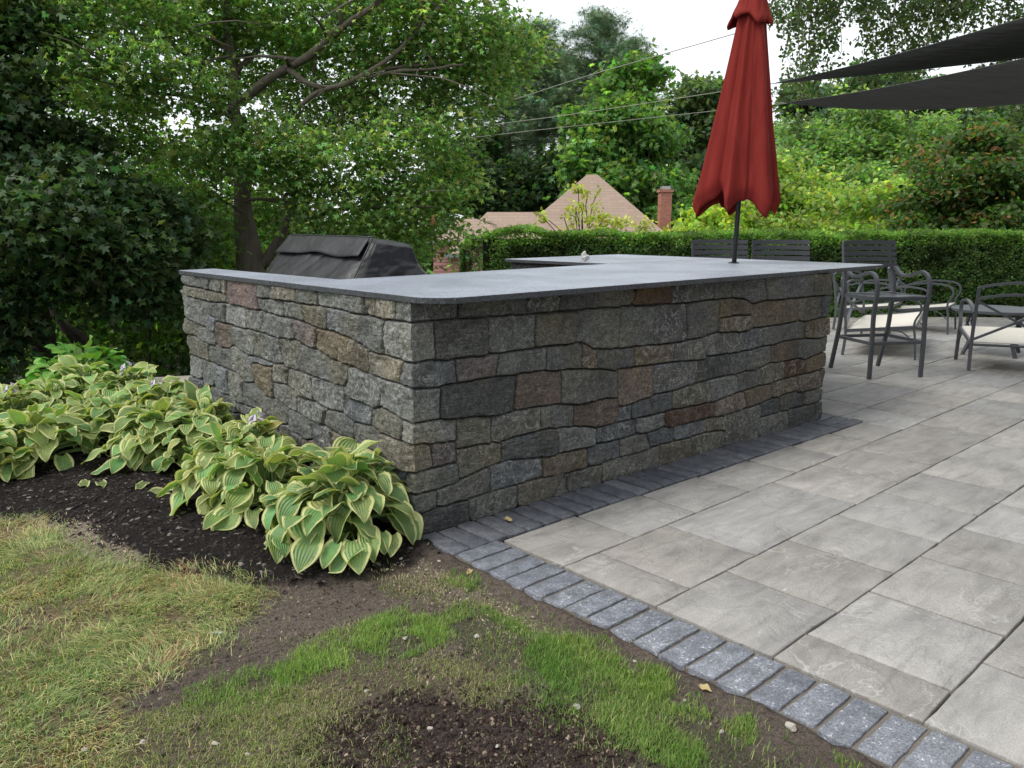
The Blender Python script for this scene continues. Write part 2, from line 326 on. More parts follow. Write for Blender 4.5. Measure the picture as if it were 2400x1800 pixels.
# ------------------------------------------------------------------ patio slabs
PITCH = .4867
def slab_mesh(rects, gap, jit, zt, bev, rr, step=.07, depth=.03):
    V = []; Fq = []; Ft = []; C_ = []; O_ = []
    for (x0, x1, y0, y1, c) in rects:
        gx_ = gap * (1.35 if gap < .01 else 1); a = np.array([x0 + gx_ / 2, y0 + gap / 2]); b = np.array([x1 - gx_ / 2, y1 - gap / 2])
        pts = []
        for (p, q) in (((a[0], a[1]), (b[0], a[1])), ((b[0], a[1]), (b[0], b[1])), ((b[0], b[1]), (a[0], b[1])), ((a[0], b[1]), (a[0], a[1]))):
            p = np.array(p); q = np.array(q); n = max(2, int(np.linalg.norm(q - p) / step))
            for i in range(n): pts.append(p + (q - p) * i / n)
        P = np.array(pts); P += rng.normal(0, jit, P.shape); ctr = P.mean(0); n = len(P)
        if rr: # round the corners
            for q in ((a[0], a[1]), (b[0], a[1]), (b[0], b[1]), (a[0], b[1])):
                d = np.linalg.norm(P - q, axis=1); k = d < rr; P[k] += (ctr - P[k]) / np.linalg.norm(ctr - P[k], axis=1)[:, None] * (rr - d[k])[:, None] * .45
        zz = zt + rng.normal(0, .0012); tx, ty = rng.normal(0, .0016, 2); base = len(V)
        def zf(p): return zz + (p[0] - ctr[0]) * tx + (p[1] - ctr[1]) * ty
        dirs = (ctr - P); dirs /= np.linalg.norm(dirs, axis=1)[:, None]
        off = rng.random() * 40
        rings = [(0, -depth), (0, -bev * 1.3), (bev * .45, -bev * .35), (bev * 1.3, 0)]
        for ins, dz in rings:
            for i in range(n): p = P[i] + dirs[i] * ins; V.append((p[0], p[1], zf(p) + dz)); C_.append(c); O_.append(off)
        V.append((*ctr, zf(ctr))); C_.append(c); O_.append(off)
        for r in range(3):
            for i in range(n): Fq.append((base + r * n + i, base + r * n + (i + 1) % n, base + (r + 1) * n + (i + 1) % n, base + (r + 1) * n + i))
        for i in range(n): Ft.append((base + 3 * n + i, base + 3 * n + (i + 1) % n, base + 4 * n))
    return np.array(V), [np.array(Fq), np.array(Ft)], np.array(C_), np.array(O_)
def slabcol():
    t = rng.normal(0, .022); h = rng.normal(0, 1)
    return np.array([.298 + t + .003 * h, .284 + t, .265 + t - .003 * h])
rows = {0: [.245, .725, 1.21, 1.71, 2.21, 2.72, 3.21, 3.72], -1: [.245, .47, .96, 1.94, 2.46, 2.955, 3.97, 4.7, 5.27, 5.73], -2: [.245, .72, 1.22, 1.71, 2.22, 2.74, 3.74],
        -3: [.245, .48, .98, 1.48, 1.97, 2.50], -4: [.245, .73]}
rects = []
for r in range(-12, 16):
    y1 = -.72 + PITCH * (r + 1); y0 = y1 - PITCH
    ed = list(rows.get(r, [.245 if r < 1 else 3.78])); 
    if r > 0: ed = [3.78]
    if r == 0: ed = ed + []
    while ed[-1] < 15: ed.append(ed[-1] + float(rng.choice([.49, .49, .735, .735, .98])))
    for a, b in zip(ed[:-1], ed[1:]):
        yy1 = y1
        if r == 0:
            if a < 3.7: yy1 = None
        cx_, cy_ = (a + b) / 2, y0 + PITCH / 2
        if cx_ * FH[0] + cy_ * FH[1] > 9.25: continue
        if cy_ < -6: continue
        if yy1 is None:
            rects.append((a, min(b, 3.775), y0, -.318 - .0325 * (a + b) / 2, slabcol()))
        else: rects.append((a, b, y0, y1, slabcol()))
V, Fs, Cc, Oo = slab_mesh(rects, .0080, .0014, 0., .0035, 0)
# the row beside the border follows the border's slight angle
k = (V[:, 1] > -.72 + .2) & (V[:, 0] < 3.78) & (V[:, 1] < -.25)
V[k, 1] = np.minimum(V[k, 1], -.318 - .0325 * V[k, 0] - .003)
tag(fast('patio', V, Fs, M['paver'], colr=Cc, fl=Oo), kind='structure')
mb = MB(); mb.prism([(-.03, -6.2), (16, -6.2), (16, 9.5), (-.0, 9.5)], -.10, -.018)
V2 = mb.v[0]; mb2 = MB(); q = [(-.0, -6.2), (15.5, -6.2)] + [tuple(tl(9.5, l)) for l in (13.5, .6)] + [(3.0, 3.6), (.02, 3.6)]
mb2.prism(q, -.12, -.020); tag(mb2.build('patio_bed', M['joint']), kind='structure')
# border bricks
bl = []
def bcol(): t = rng.normal(0, .018); return np.array([.142 + t, .150 + t, .172 + t])
y = -.312
while y > -5.6:
    bl.append((-.028 + rng.normal(0, .004), .232, y - .1115, y, bcol())); y -= .1115
V, Fs, Cc, Oo = slab_mesh(bl, .014, .0016, .001, .0035, .005, .03)
tag(fast('patio_border', V, Fs, M['brick'], colr=Cc, fl=Oo), kind='structure')
bcol = lambda: np.array([.085, .089, .102]) + rng.normal(0, .014)  # same bricks darkened: shade beside the bar put into their colour
bl = []; x = -.03
while x < 3.30:
    bl.append((x, x + .1128, -.31, -.03 , bcol())); x += .1128
for yy in (-.43, -.318, -.205, -.092, .021, .134, .247, .36, .473, .586): bl.append((3.52, 3.775, yy, yy + .1125, bcol()))
bl.append((3.3, 3.41, -.31, -.03, bcol())); bl.append((3.41, 3.518, -.31, -.03, bcol()))
V, Fs, Cc, Oo = slab_mesh(bl, .015, .0018, .001, .006, .010, .03)
k = V[:, 0] < 3.52; V[k, 1] -= (.033 * V[k, 0]) + .0 ; 
tag(fast('wall_border', V, Fs, M['brick'], colr=Cc, fl=Oo), kind='structure')
mb = MB(); mb.prism([(-.016, -5.6), (.24, -5.6), (.24, -.322), (-.016, -.312)], -.08, -.0085)
tag(mb.build('border_sand', M['sand']), kind='structure')
mb = MB(); mb.prism([(-.02, -.311), (.24, -.321), (3.77, -.44), (3.77, .62), (3.4, .62), (3.4, -.12), (-.02, .0)], -.08, -.026)
tag(mb.build('wall_border_sand', M['joint']), kind='structure')

# ------------------------------------------------------------------ the stone bar
STONES = "g-123,993,-21,994,256,998,261,1059,-15,1083,-118,1080;G260,998,669,988,681,1060,265,1059;G677,987,897,988,906,1063,681,1060;G900,1063,901,988,1168,989,1182,1064;o1187,1068,1195,989,1438,980,1474,1066;R1474,1066,1481,977,1808,973,1808,1072;G1811,1070,1818,972,2200,976,2190,1084;G2190,1084,2200,974,2394,974,2390,1085;G2390,1085,2397,974,2611,922,2785,940,2739,1093;G2739,1093,2785,936,3360,938,3351,1091;o3364,1090,3369,934,3614,929,3606,1095;L-231,824,-7,810,126,819,117,990,-19,992,-203,982;G122,992,131,811,427,806,433,984;g432,819,508,804,734,815,741,977,438,985;o740,818,966,812,1027,830,1036,975,746,979;g1030,828,1186,761,1318,748,1345,763,1359,969,1039,979;g1343,748,1638,742,1635,965,1364,976;G1641,971,1642,741,1947,732,1941,959;G1950,964,1952,746,2107,743,2268,764,2263,962;b2273,850,2608,848,2611,918,2566,961,2275,969;b2274,760,2607,753,2608,846,2448,857,2293,844;b2615,914,2620,768,3151,769,3147,920,2910,929;o3170,923,3206,770,3288,759,3493,771,3479,926;u3487,927,3501,770,3612,772,3620,925;u-94,706,128,681,247,688,235,797,-7,812,-65,804;p246,806,256,691,301,685,479,690,499,799;g484,690,628,684,810,693,814,803,504,800;G815,686,1062,664,1069,795,819,805;r1070,663,1189,651,1175,754,1074,796;u1183,756,1200,644,1483,630,1472,737;b1483,740,1489,628,1830,623,1836,732;g1840,622,2136,604,2139,740,1842,733;g2145,647,2222,628,2498,612,2488,718,2459,743,2268,763,2149,751;u2490,730,2504,624,2607,622,2757,637,2721,739,2628,753;g2761,636,2834,629,3296,635,3297,750,3136,764,2764,740;b3301,749,3311,642,3447,622,3573,629,3611,667,3588,764,3502,766;L-276,569,1,530,147,531,149,675,-31,691,-253,699;d151,531,244,520,464,498,598,502,612,678,479,690,256,687,156,685;r603,509,922,494,924,672,628,688;l924,672,928,490,1351,474,1351,607,1233,638;K1350,627,1363,456,1388,412,1643,434,1654,621;u1654,445,1838,446,2036,462,2046,604,1660,623;d2043,466,2404,472,2401,573,2372,609,2054,599;u2398,610,2410,475,2471,468,2593,483,2580,608;g2595,602,2600,482,2664,475,2856,500,2874,507,2842,620;r2866,610,2878,498,3045,497,3201,502,3193,627,3027,642;g3208,630,3225,500,3315,495,3495,518,3482,610;u3499,613,3505,512,3617,510,3600,627;l-85,438,243,410,239,518,143,526,1,530,-81,529;o244,365,449,355,452,493,340,516,246,517;l456,372,493,356,770,376,769,497,613,499,459,488;g777,492,787,375,999,361,1010,466,922,487,873,496;r1015,458,1022,361,1167,326,1357,324,1364,415,1357,457,1261,466;u1365,324,1479,325,1475,404,1382,409;u1481,411,1491,327,1655,323,1832,335,1819,440,1558,429;o1832,438,1838,336,1885,327,2215,327,2192,458;L2207,464,2228,321,2364,322,2499,349,2494,437,2458,468;g2485,466,2510,344,2579,343,2725,366,2722,464;o2721,468,2747,359,2902,357,3033,376,3030,490,2849,496;R3042,488,3045,370,3314,378,3303,460,3251,488;b3334,475,3340,375,3608,395,3601,502;k-290,320,-86,290,100,313,90,406,52,430,-278,427;p98,415,107,305,240,297,237,404;o246,360,249,213,453,247,512,264,518,339,444,358;u518,351,522,254,614,245,888,218,897,310,886,353,825,367;L905,349,912,233,979,225,1187,215,1189,314,950,357;u1194,313,1197,233,1361,221,1531,225,1527,313;L1533,312,1537,237,1562,220,1660,220,1780,235,1775,313;R1781,317,1786,230,2116,221,2268,222,2277,306,2109,310;r2281,220,2373,218,2600,239,2580,334,2503,340,2286,313;b2586,338,2618,235,2775,236,2909,260,2899,353,2748,355;k2910,356,2913,260,3012,255,3231,271,3219,362,2954,364;p3226,370,3250,248,3484,243,3532,264,3522,363,3482,372;o3529,376,3543,249,3605,241,3627,299,3584,384;g-101,204,4,184,247,204,236,294,-1,290,-86,272;l116,110,152,92,435,114,438,210,424,233,126,177;B448,107,614,112,784,119,788,212,563,242,448,232;b795,113,981,103,1135,104,1116,210,907,214,800,210;u1138,204,1140,119,1190,97,1376,119,1372,211,1192,218;l1378,214,1382,118,1629,106,1640,134,1605,204,1538,216;u1611,207,1653,124,1858,126,1852,215,1692,215;B1859,218,1885,122,2123,124,2192,132,2180,207,2116,213;o2189,206,2198,131,2403,110,2397,178,2368,201;l2401,202,2413,0,2764,-1,2771,132,2762,220;u2776,227,2786,132,3019,134,3008,229,2938,239;u3021,250,3040,149,3144,138,3338,138,3326,231,3234,243;L3333,239,3362,143,3611,136,3618,211,3545,235;g-217,153,-189,62,109,96,109,181,-5,184;l316,8,335,-5,620,-2,627,93,604,106,317,100;k628,1,667,-14,983,8,993,55,981,92,795,108,632,100;l880,-6,977,-12,988,18,998,89,987,94,889,102;l994,-11,1117,-17,1249,-4,1246,86,1224,91,997,92;l1255,-10,1673,-10,1741,16,1729,114,1257,105;k1742,121,1749,-12,2049,-2,2034,109,1858,122;l2048,116,2056,-3,2133,-8,2388,8,2357,105,2124,120;L2764,129,2777,14,3153,-4,3121,128;u3152,133,3169,3,3432,3,3511,47,3500,124;g3512,132,3545,-5,3598,-14,3604,33,3582,131;d-182,-75,259,-22,307,-6,308,90,120,94,28,92,-176,50;g-2684,1080,-2665,1020,-2278,1003,-2263,1086;g-2268,1004,-2075,1000,-2062,1080,-2254,1079;k-2067,997,-1997,991,-1983,1078,-2058,1078;P-1988,941,-1547,928,-1545,1084,-1979,1077;g-1545,1003,-1373,1008,-1367,1080,-1538,1081;k-1366,1005,-1072,1012,-1078,1084,-1360,1080;g-1074,1081,-1069,1006,-868,1011,-862,1073;L-864,1011,-680,1007,-393,1002,-406,1078,-858,1073;k-398,1072,-386,1003,-237,996,-122,996,-127,1078;k-2657,957,-2508,927,-2197,932,-1997,940,-2006,990,-2656,1012;g-1546,996,-1524,930,-1234,922,-1238,1004;l-1214,922,-1001,915,-998,1002,-1211,999;o-1002,912,-875,897,-759,894,-761,998,-993,1000;B-759,901,-516,875,-546,997,-758,996;g-514,992,-503,870,-270,818,-234,825,-238,982;L-2722,949,-2716,873,-2674,772,-2334,751,-2312,922,-2567,939;g-2305,854,-2045,812,-2043,926,-2303,918;B-2315,745,-2194,738,-2181,811,-2307,842;L-2026,817,-1781,796,-1731,805,-1738,924,-2025,927;g-1730,921,-1715,803,-1473,805,-1510,921;g-1503,918,-1465,806,-1306,789,-1111,809,-1127,900;p-1114,898,-1104,803,-1069,795,-886,778,-868,890,-1058,899;b-871,779,-715,754,-632,753,-650,872,-854,881;b-632,753,-565,740,-367,721,-361,827,-459,854,-630,864;k-355,719,-102,708,-76,796,-81,808,-355,821;o-2715,776,-2681,682,-2509,659,-2481,753;g-2510,655,-2211,637,-2213,732,-2472,750;r-2206,722,-2156,636,-1997,617,-1934,683,-1906,802,-2174,796;L-1917,677,-1738,640,-1631,660,-1635,800,-1899,792;g-1629,655,-1398,634,-1284,644,-1314,781,-1620,798;o-1298,796,-1276,641,-1201,631,-1055,635,-1065,801;g-1086,631,-726,620,-729,752,-1055,781;o-723,738,-719,622,-615,619,-546,636,-553,727;L-602,590,-563,560,-333,547,-276,569,-259,699,-534,712;o-2687,548,-2467,533,-2336,537,-2324,644,-2682,678;g-2325,534,-2146,520,-1974,515,-1944,675,-2315,641;l-1963,521,-1788,461,-1677,482,-1689,601,-1761,644,-1938,675;B-1742,637,-1727,609,-1565,604,-1428,605,-1416,631;b-1685,593,-1660,467,-1506,418,-1425,419,-1422,511,-1429,601;k-1412,525,-1234,526,-1227,620,-1267,642,-1399,625;l-1230,523,-1118,492,-938,482,-932,613,-1023,631,-1219,621;L-930,493,-816,470,-638,469,-608,553,-613,614,-917,615;u-625,466,-505,444,-356,457,-351,549,-497,560,-604,561;o-350,455,-253,442,-96,436,-92,537,-148,547,-271,559,-339,537;L-2720,385,-2597,368,-2508,380,-2482,519,-2710,501;g-2474,366,-2450,365,-2296,373,-2284,506,-2469,521;B-2297,368,-2132,342,-2056,340,-2039,506,-2272,508;l-2044,346,-1901,319,-1828,322,-1819,457,-1913,506,-2029,503;g-1819,319,-1556,320,-1551,432,-1660,467,-1804,455;g-1547,318,-1335,284,-1255,303,-1254,389,-1380,418,-1544,416;l-1405,430,-1253,393,-1127,403,-1118,488,-1230,523,-1404,513;g-1112,398,-1015,377,-863,362,-832,376,-806,457,-930,479,-1111,477;g-824,381,-661,352,-531,359,-525,444,-639,464,-810,452;l-526,327,-290,320,-284,429,-357,454,-519,438;u-2725,364,-2691,214,-2508,254,-2498,367;g-2377,246,-2253,223,-1956,233,-1946,298,-2057,335,-2336,343;L-1944,308,-1933,246,-1710,245,-1701,308;o-1696,208,-1544,197,-1379,212,-1397,285,-1540,306,-1692,306;g-1256,299,-1184,263,-1023,242,-982,263,-979,370,-1025,381,-1238,380;u-993,366,-965,244,-838,228,-764,224,-754,345,-855,364;k-750,224,-589,210,-587,329,-662,344,-747,346;b-582,215,-521,207,-334,207,-334,317,-415,336,-581,320;u-327,212,-107,192,-80,280,-213,302,-322,306;g-2255,213,-2223,133,-1957,159,-1956,228;u-1934,236,-1934,173,-1700,181,-1701,242;g-1367,164,-1094,179,-1103,246,-1224,280,-1336,275;r-1080,235,-1074,140,-813,196,-811,220,-959,255;g-837,150,-525,154,-522,192,-589,206,-831,218;u-515,197,-513,138,-422,116,-150,129,-102,165,-206,195"
PAL = dict(g=(.185, .19, .178), G=(.150, .152, .146), L=(.255, .262, .25), l=(.225, .222, .195), o=(.20, .185, .145), b=(.225, .175, .115), r=(.205, .150, .120), R=(.15, .085, .052),
           p=(.185, .150, .150), P=(.23, .16, .155), u=(.150, .162, .175), d=(.115, .115, .118), k=(.255, .225, .17), K=(.255, .195, .155), B=(.23, .245, .265))
polys = []; pcol = []
PAL = {q: tuple(.72 * v + .28 * sum(c) / 3 for v in c) if q not in 'RPK' else tuple(.8 * v + .2 * sum(c) / 3 for v in c) for q, c in PAL.items()}
PAL = {q: tuple(np.array(c) * np.array([.55, .555, .545])) for q, c in PAL.items()}
for s_ in STONES.split(';'):
    p_ = s_; q = np.array([float(v) / 1000 for v in p_[1:].split(',')]).reshape(-1, 2); polys.append(q); pcol.append(PAL[p_[0]])
def facing(name, parent, path, u0, du=.0037, z0=-.07, z1=1.081, polys_=(), cols_=(), seed=1, rough=lambda u: .008):
    """rock-faced masonry as one displaced sheet along a path (list of (u, x, y)); polys_ in (u, z)"""
    pu = np.array([p[0] for p in path]); pxy = np.array([p[1:] for p in path])
    us = np.arange(pu[0], pu[-1] + 1e-6, du); zs = np.arange(z0, z1 + 1e-6, du)
    us = np.unique(np.concatenate([us, pu[1:-1]])); U, Zz = np.meshgrid(us, zs, indexing='ij')
    r2 = np.random.default_rng(seed); P_ = [np.array(p) for p in polys_]; Cl = [np.array(c) for c in cols_]; bias = [0.] * len(P_)
    z = z0
    while z < z1:   # background courses wherever nothing was traced
        h = .095 + .06 * r2.random(); u = pu[0] - .1
        while u < pu[-1]:
            wd = .18 + .2 * r2.random(); P_.append(np.array([(u, z + h), (u + wd, z + h), (u + wd, z), (u, z)])); bias.append(.085)
            Cl.append(np.array(PAL[r2.choice(list('ggGLlobrup'))])); u += wd
        z += h
    Uw = U + .005 * fbm(U * 9, Zz * 9, 3, seed) + .004 * fbm(U * 40, Zz * 40, 2, seed + 1); Zw = Zz + .006 * fbm(U * 8, Zz * 8, 3, seed + 5) + .005 * fbm(U * 38, Zz * 38, 2, seed + 2)
    b1 = np.full(U.shape, 9.); b2 = np.full(U.shape, 9.); idx = np.zeros(U.shape, int)
    for i, p in enumerate(P_):
        lo = p.min(0) - .12; hi = p.max(0) + .12
        a0, a1 = np.searchsorted(us, lo[0]), np.searchsorted(us, hi[0]); c0, c1 = np.searchsorted(zs, lo[1]), np.searchsorted(zs, hi[1])
        if a1 <= a0 or c1 <= c0: continue
        uu = Uw[a0:a1, c0:c1]; zz = Zw[a0:a1, c0:c1]; d = np.full(uu.shape, -9.); n = len(p)
        ar = .5 * sum(p[j][0] * p[(j + 1) % n][1] - p[(j + 1) % n][0] * p[j][1] for j in range(n)); sg = 1 if ar < 0 else -1
        for j in range(n):
            e = p[(j + 1) % n] - p[j]; L = np.hypot(*e)
            if L < .012: continue
            nn = np.array([-e[1], e[0]]) / L * sg; d = np.maximum(d, (uu - p[j][0]) * nn[0] + (zz - p[j][1]) * nn[1])
        d = d + bias[i]; s1 = b1[a0:a1, c0:c1]; s2 = b2[a0:a1, c0:c1]; ii = idx[a0:a1, c0:c1]
        new = d < s1; s2[:] = np.where(new, s1, np.minimum(s2, d)); ii[:] = np.where(new, i, ii); s1[:] = np.where(new, d, s1)
    bd = np.clip((b2 - b1) / 2, 0, .2)
    N = len(P_); til = r2.normal(0, .030, (N, 2)); ho = r2.normal(0, .0035, N); ct = np.array([p.mean(0) for p in P_]); cl = np.array(Cl) * (1 + r2.normal(0, .07, (N, 1)))
    rg = rough(U); hgt = ho[idx] + (U - ct[idx, 0]) * til[idx, 0] + (Zz - ct[idx, 1]) * til[idx, 1]
    hgt += rg * 1.6 * fbm(U * 7 + idx * 3.3, Zz * 9, 4, seed + 7) + rg * .9 * np.abs(fbm(U * 22 + idx, Zz * 26, 3, seed + 8))
    gap = .0019 + .0026 * np.clip(fbm(U * 6, Zz * 6, 2, seed + 9) + .1, 0, 1)
    edge = smooth(0, 1, (bd - gap) / .0055); H = -.022 + (hgt + .024) * edge ** .7
    H = np.where(bd < gap, -.036, H)
    j = np.clip(np.searchsorted(pu, U, side='right') - 1, 0, len(pu) - 2); t = (U - pu[j]) / (pu[j + 1] - pu[j])
    base = pxy[j] * (1 - t[..., None]) + pxy[j + 1] * t[..., None]
    sn = []; 
    for a in range(len(pu) - 1): e = pxy[a + 1] - pxy[a]; e = e / np.hypot(*e); sn.append(np.array([e[1], -e[0]]))
    sn = np.array(sn); nrm = sn[j].copy()
    for a in range(1, len(pu) - 1):     # arrises turn over a couple of centimetres
        mid = sn[a - 1] + sn[a]; mid = mid / np.hypot(*mid); q = np.clip(1 - np.abs(U - pu[a]) / .022, 0, 1)[..., None]
        nrm = nrm * (1 - q) + mid * 1.15 * q
    Vx = np.concatenate([base + nrm * H[..., None], Zz[..., None]], -1)
    c = cl[idx]; lichen = fbm(U * 3.1, Zz * 3.1, 3, seed + 11)[..., None]; c = c * (1 + .35 * lichen + .25 * fbm(U * 14, Zz * 14, 3, seed + 12)[..., None])
    c = c * np.where(idx % 3 == 0, 1, 1)[..., None] + np.array([.02, .012, -.004]) * np.clip(fbm(U * 5 + 9, Zz * 5, 2, seed + 13), 0, 1)[..., None] * 2
    c = np.where((bd < gap)[..., None], np.array([.018, .016, .014]), c)
    nu, nz = U.shape; I = (np.arange(nu - 1)[:, None] * nz + np.arange(nz - 1)[None]).ravel()
    return fast(name, Vx.reshape(-1, 3), np.stack([I, I + nz, I + nz + 1, I + 1], 1), M['stone'], parent, colr=np.clip(c, .01, .9).reshape(-1, 3), fl=r2.random(N)[idx].ravel(), smooth=True)
bar = empty('outdoor_bar', (0, 0, 0)); tag(bar, 'L-shaped outdoor bar of grey and brown rock-faced stone under a dark granite top', 'bar')
facing('stone_facing', bar, [(-2.98, .28, 2.70), (-2.70, .0, 2.70), (0, 0, 0), (3.582, 3.578, -.172), (4.4, 3.62, .64)], 0, polys_=polys, cols_=pcol, rough=lambda u: np.where(u < 0, .0125, .0055))
w_ = facing('wing_facing', bar, [(0, 3.04, 2.68), (1.2, 3.06, 1.48)], 0, du=.012, z0=.6, z1=1.08, seed=5)
core = MB()
core.prism([(.035, .03), (3.53, -.13), (3.58, 1.0), (.035, 1.0)], -.05, 1.079)
core.prism([(.035, 1.002), (.26, 1.002), (.26, 2.66), (.035, 2.66)], -.05, 1.079)
core.prism([(3.09, 1.002), (3.58, 1.002), (3.62, 2.62), (3.09, 2.62)], -.05, 1.079)
core.build('wall_core', M['stone_core'], bar)
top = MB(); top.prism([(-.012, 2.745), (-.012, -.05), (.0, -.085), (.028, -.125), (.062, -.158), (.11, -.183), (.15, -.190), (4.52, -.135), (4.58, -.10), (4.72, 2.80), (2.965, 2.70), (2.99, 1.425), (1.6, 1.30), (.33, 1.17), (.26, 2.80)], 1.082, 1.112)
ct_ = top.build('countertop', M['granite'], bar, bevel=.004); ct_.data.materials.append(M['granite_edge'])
for f_ in ct_.data.polygons: f_.material_index = 0 if f_.normal.z > .9 else 1  # upward faces take the copy with the painted sky sheen
seam = MB(); seam.prism([(2.99, 1.424), (4.645, 1.36), (4.645, 1.3575), (2.99, 1.4215)], 1.1118, 1.1126); seam.build('countertop_seam', M['joint'], bar)

# ------------------------------------------------------------------ foliage tools
def star(n, r0=.42, tip=1.0, w=.9):
    """lobed leaf outline, stalk at the origin, tip at y = 1"""
    V = [(0, 0)]; out = []
    a = np.linspace(-2.35, 2.35, 2 * n - 1)
    for i, t in enumerate(a):
        L = (.62 if i % 2 == 0 else .62 * r0) * (1 if abs(t) < 1.6 else .75); out.append((math.sin(t) * L * w, .42 + math.cos(t) * L * .92))
    V += out; return np.array(V), np.array([(0, i + 1, i + 2) for i in range(len(out) - 1)])
TPL = {'maple': star(5, .5), 'oak': star(5, .34, w=.8),
       'oval': (np.array([(0, 0), (.24, .25), (.28, .55), (0, 1), (-.28, .55), (-.24, .25)]), np.array([(0, 1, 2), (0, 2, 3), (0, 3, 4), (0, 4, 5)])),
       'small': (np.array([(0, 0), (.3, .45), (0, 1), (-.3, .45)]), np.array([(0, 1, 2), (0, 2, 3)])),
       'clump': star(6, .45)}
def tuft(n=7):
    V = []; Fc = []
    for i in range(n):
        a = -1.25 + 2.5 * i / (n - 1); b = len(V); V += [(math.sin(a - .5) * .05, math.cos(a - .5) * .05), (math.sin(a + .5) * .05, 0), (math.sin(a), math.cos(a) * (1 if i % 2 else .85))]; Fc.append((b, b + 1, b + 2))
    return np.array(V), np.array(Fc)
TPL['tuft'] = tuft()
def leaves(P, size, tpl, colr, up=.8, droop=.3, seed=0, outward=None):
    """P (n,3) leaf stalk points -> V, F, C arrays"""
    r = np.random.default_rng(seed); n = len(P); T, Fc = TPL[tpl]; m = len(T)
    nr = r.normal(0, .6, (n, 3)); nr[:, 2] += up; nr /= np.linalg.norm(nr, axis=1)[:, None]
    d = r.normal(0, 1, (n, 3)); d[:, 2] = r.normal(-droop, .35, n)
    if outward is not None: d[:, :2] += outward[:, :2] * 1.2
    d -= nr * (d * nr).sum(1)[:, None]; d /= np.linalg.norm(d, axis=1)[:, None]; wv = np.cross(d, nr)
    s = (np.asarray(size) * np.ones(n) * r.uniform(.7, 1.25, n))[:, None, None]
    fold = (-np.abs(T[:, 0]) * .35 - (T[:, 1] ** 2) * .18)[None, :, None]
    V = P[:, None, :] + s * (T[None, :, 0, None] * wv[:, None] + T[None, :, 1, None] * d[:, None] + fold * nr[:, None])
    Fx = (Fc[None] + (np.arange(n) * m)[:, None, None]).reshape(-1, 3)
    return V.reshape(-1, 3), Fx, np.repeat(colr, m, axis=0)
def leafcol(n, base, r, var=.22, hue=.12, patch=None):
    c = np.array(base)[None] * np.exp(r.normal(0, var, (n, 1))); c[:, 0] *= np.exp(r.normal(0, hue * 1.6, n)); c[:, 2] *= np.exp(r.normal(0, hue, n))
    if patch is not None: c *= patch[:, None]
    return np.clip(c, .003, .8)
def cloud(blobs, nclump, per, spread, r, shell=.55, flat=.7):
    """blobs: (centre, (rx,ry,rz)) -> leaf points grouped in clumps; returns P, clump tone, outward"""
    vol = np.array([b[1][0] * b[1][1] * b[1][2] for b in blobs]) ** .67; pr_ = vol / vol.sum()
    k = r.choice(len(blobs), nclump, p=pr_); c = np.array([b[0] for b in blobs])[k]; s = np.array([b[1] for b in blobs])[k]
    u = r.normal(0, 1, (nclump, 3)); u /= np.linalg.norm(u, axis=1)[:, None]; rad = (shell + (1 - shell) * r.random(nclump) ** .5)[:, None]
    cc = c + u * s * rad; tone = np.exp(r.normal(0, .26, nclump)) * (1 + .0 * u[:, 2])
    q = np.repeat(np.arange(nclump), per); off = r.normal(0, 1, (len(q), 3)) * spread * np.array([1, 1, flat])
    return cc[q] + off, tone[q], u[q], cc
def limb(mb, a, b, r0, r1, r, n=7, wob=.06, sides=6):
    a = np.array(a, float); b = np.array(b, float); t = np.linspace(0, 1, n)[:, None]; L = np.linalg.norm(b - a)
    P = a + (b - a) * t + np.concatenate([np.zeros((1, 3)), r.normal(0, wob * L / 3, (n - 2, 3)).cumsum(0) * .6, np.zeros((1, 3))]); P[:, 2] += np.sin(t[:, 0] * math.pi) * L * .06
    mb.sweep(P, np.linspace(r0, r1, n), sides=sides); return P
def tree(name, label, base, blobs, nclump, per, spread, size, tpl, colour, trunk_r=.15, bark='bark', cat='tree', group=None, up=.8, mat='leaf', seed=1, nbr=14, shell=.55, trunk_top=None, flat=.7, droop=.3, var=.2, extra=None):
    r = np.random.default_rng(seed); root = empty(name, tuple(float(v) for v in base)); tag(root, label, cat, group)
    B = np.array(base); P, tone, outw, cc = cloud(blobs, nclump, per, spread, r, shell, flat)
    V, Fx, Cc = leaves(P, size, tpl, leafcol(len(P), colour, r, var, patch=tone), up, droop, seed, outw)
    if extra is not None:
        cx_, frac = extra; k = r.random(len(P)) < frac; m_ = len(TPL[tpl][0]); kk = np.repeat(k, m_); Cc[kk] = np.array(cx_) * np.exp(r.normal(0, .2, (kk.sum(), 1)))
    fast('crown', V - B, Fx, M[mat], root, colr=Cc)
    mb = MB(); cen = np.mean([b[0] for b in blobs], axis=0); tt = np.array(trunk_top) if trunk_top is not None else cen
    n = 8; t = np.linspace(0, 1, n)[:, None]; TP = B + (tt - B) * t; TP[1:-1, :2] += r.normal(0, trunk_r * .25, (n - 2, 2))
    TP -= B; rad = trunk_r * (1 - .72 * t[:, 0]); rad[0] *= 1.35; mb.sweep(TP, rad, sides=9); mb.build('trunk', M[bark], root, smooth=True)
    lb = MB()
    for i in range(nbr):
        tgt = cc[r.integers(len(cc))] - B; f = np.clip(.35 + .6 * r.random(), 0, 1); s = TP[0] * (1 - f) + TP[-1] * f; k = int(f * (n - 1)); s = TP[k]
        limb(lb, s, tgt, rad[k] * .28, .012 + .0 * rad[k], r)
    lb.build('branches', M[bark], root, smooth=True); return root
_rb = np.random.default_rng(12)
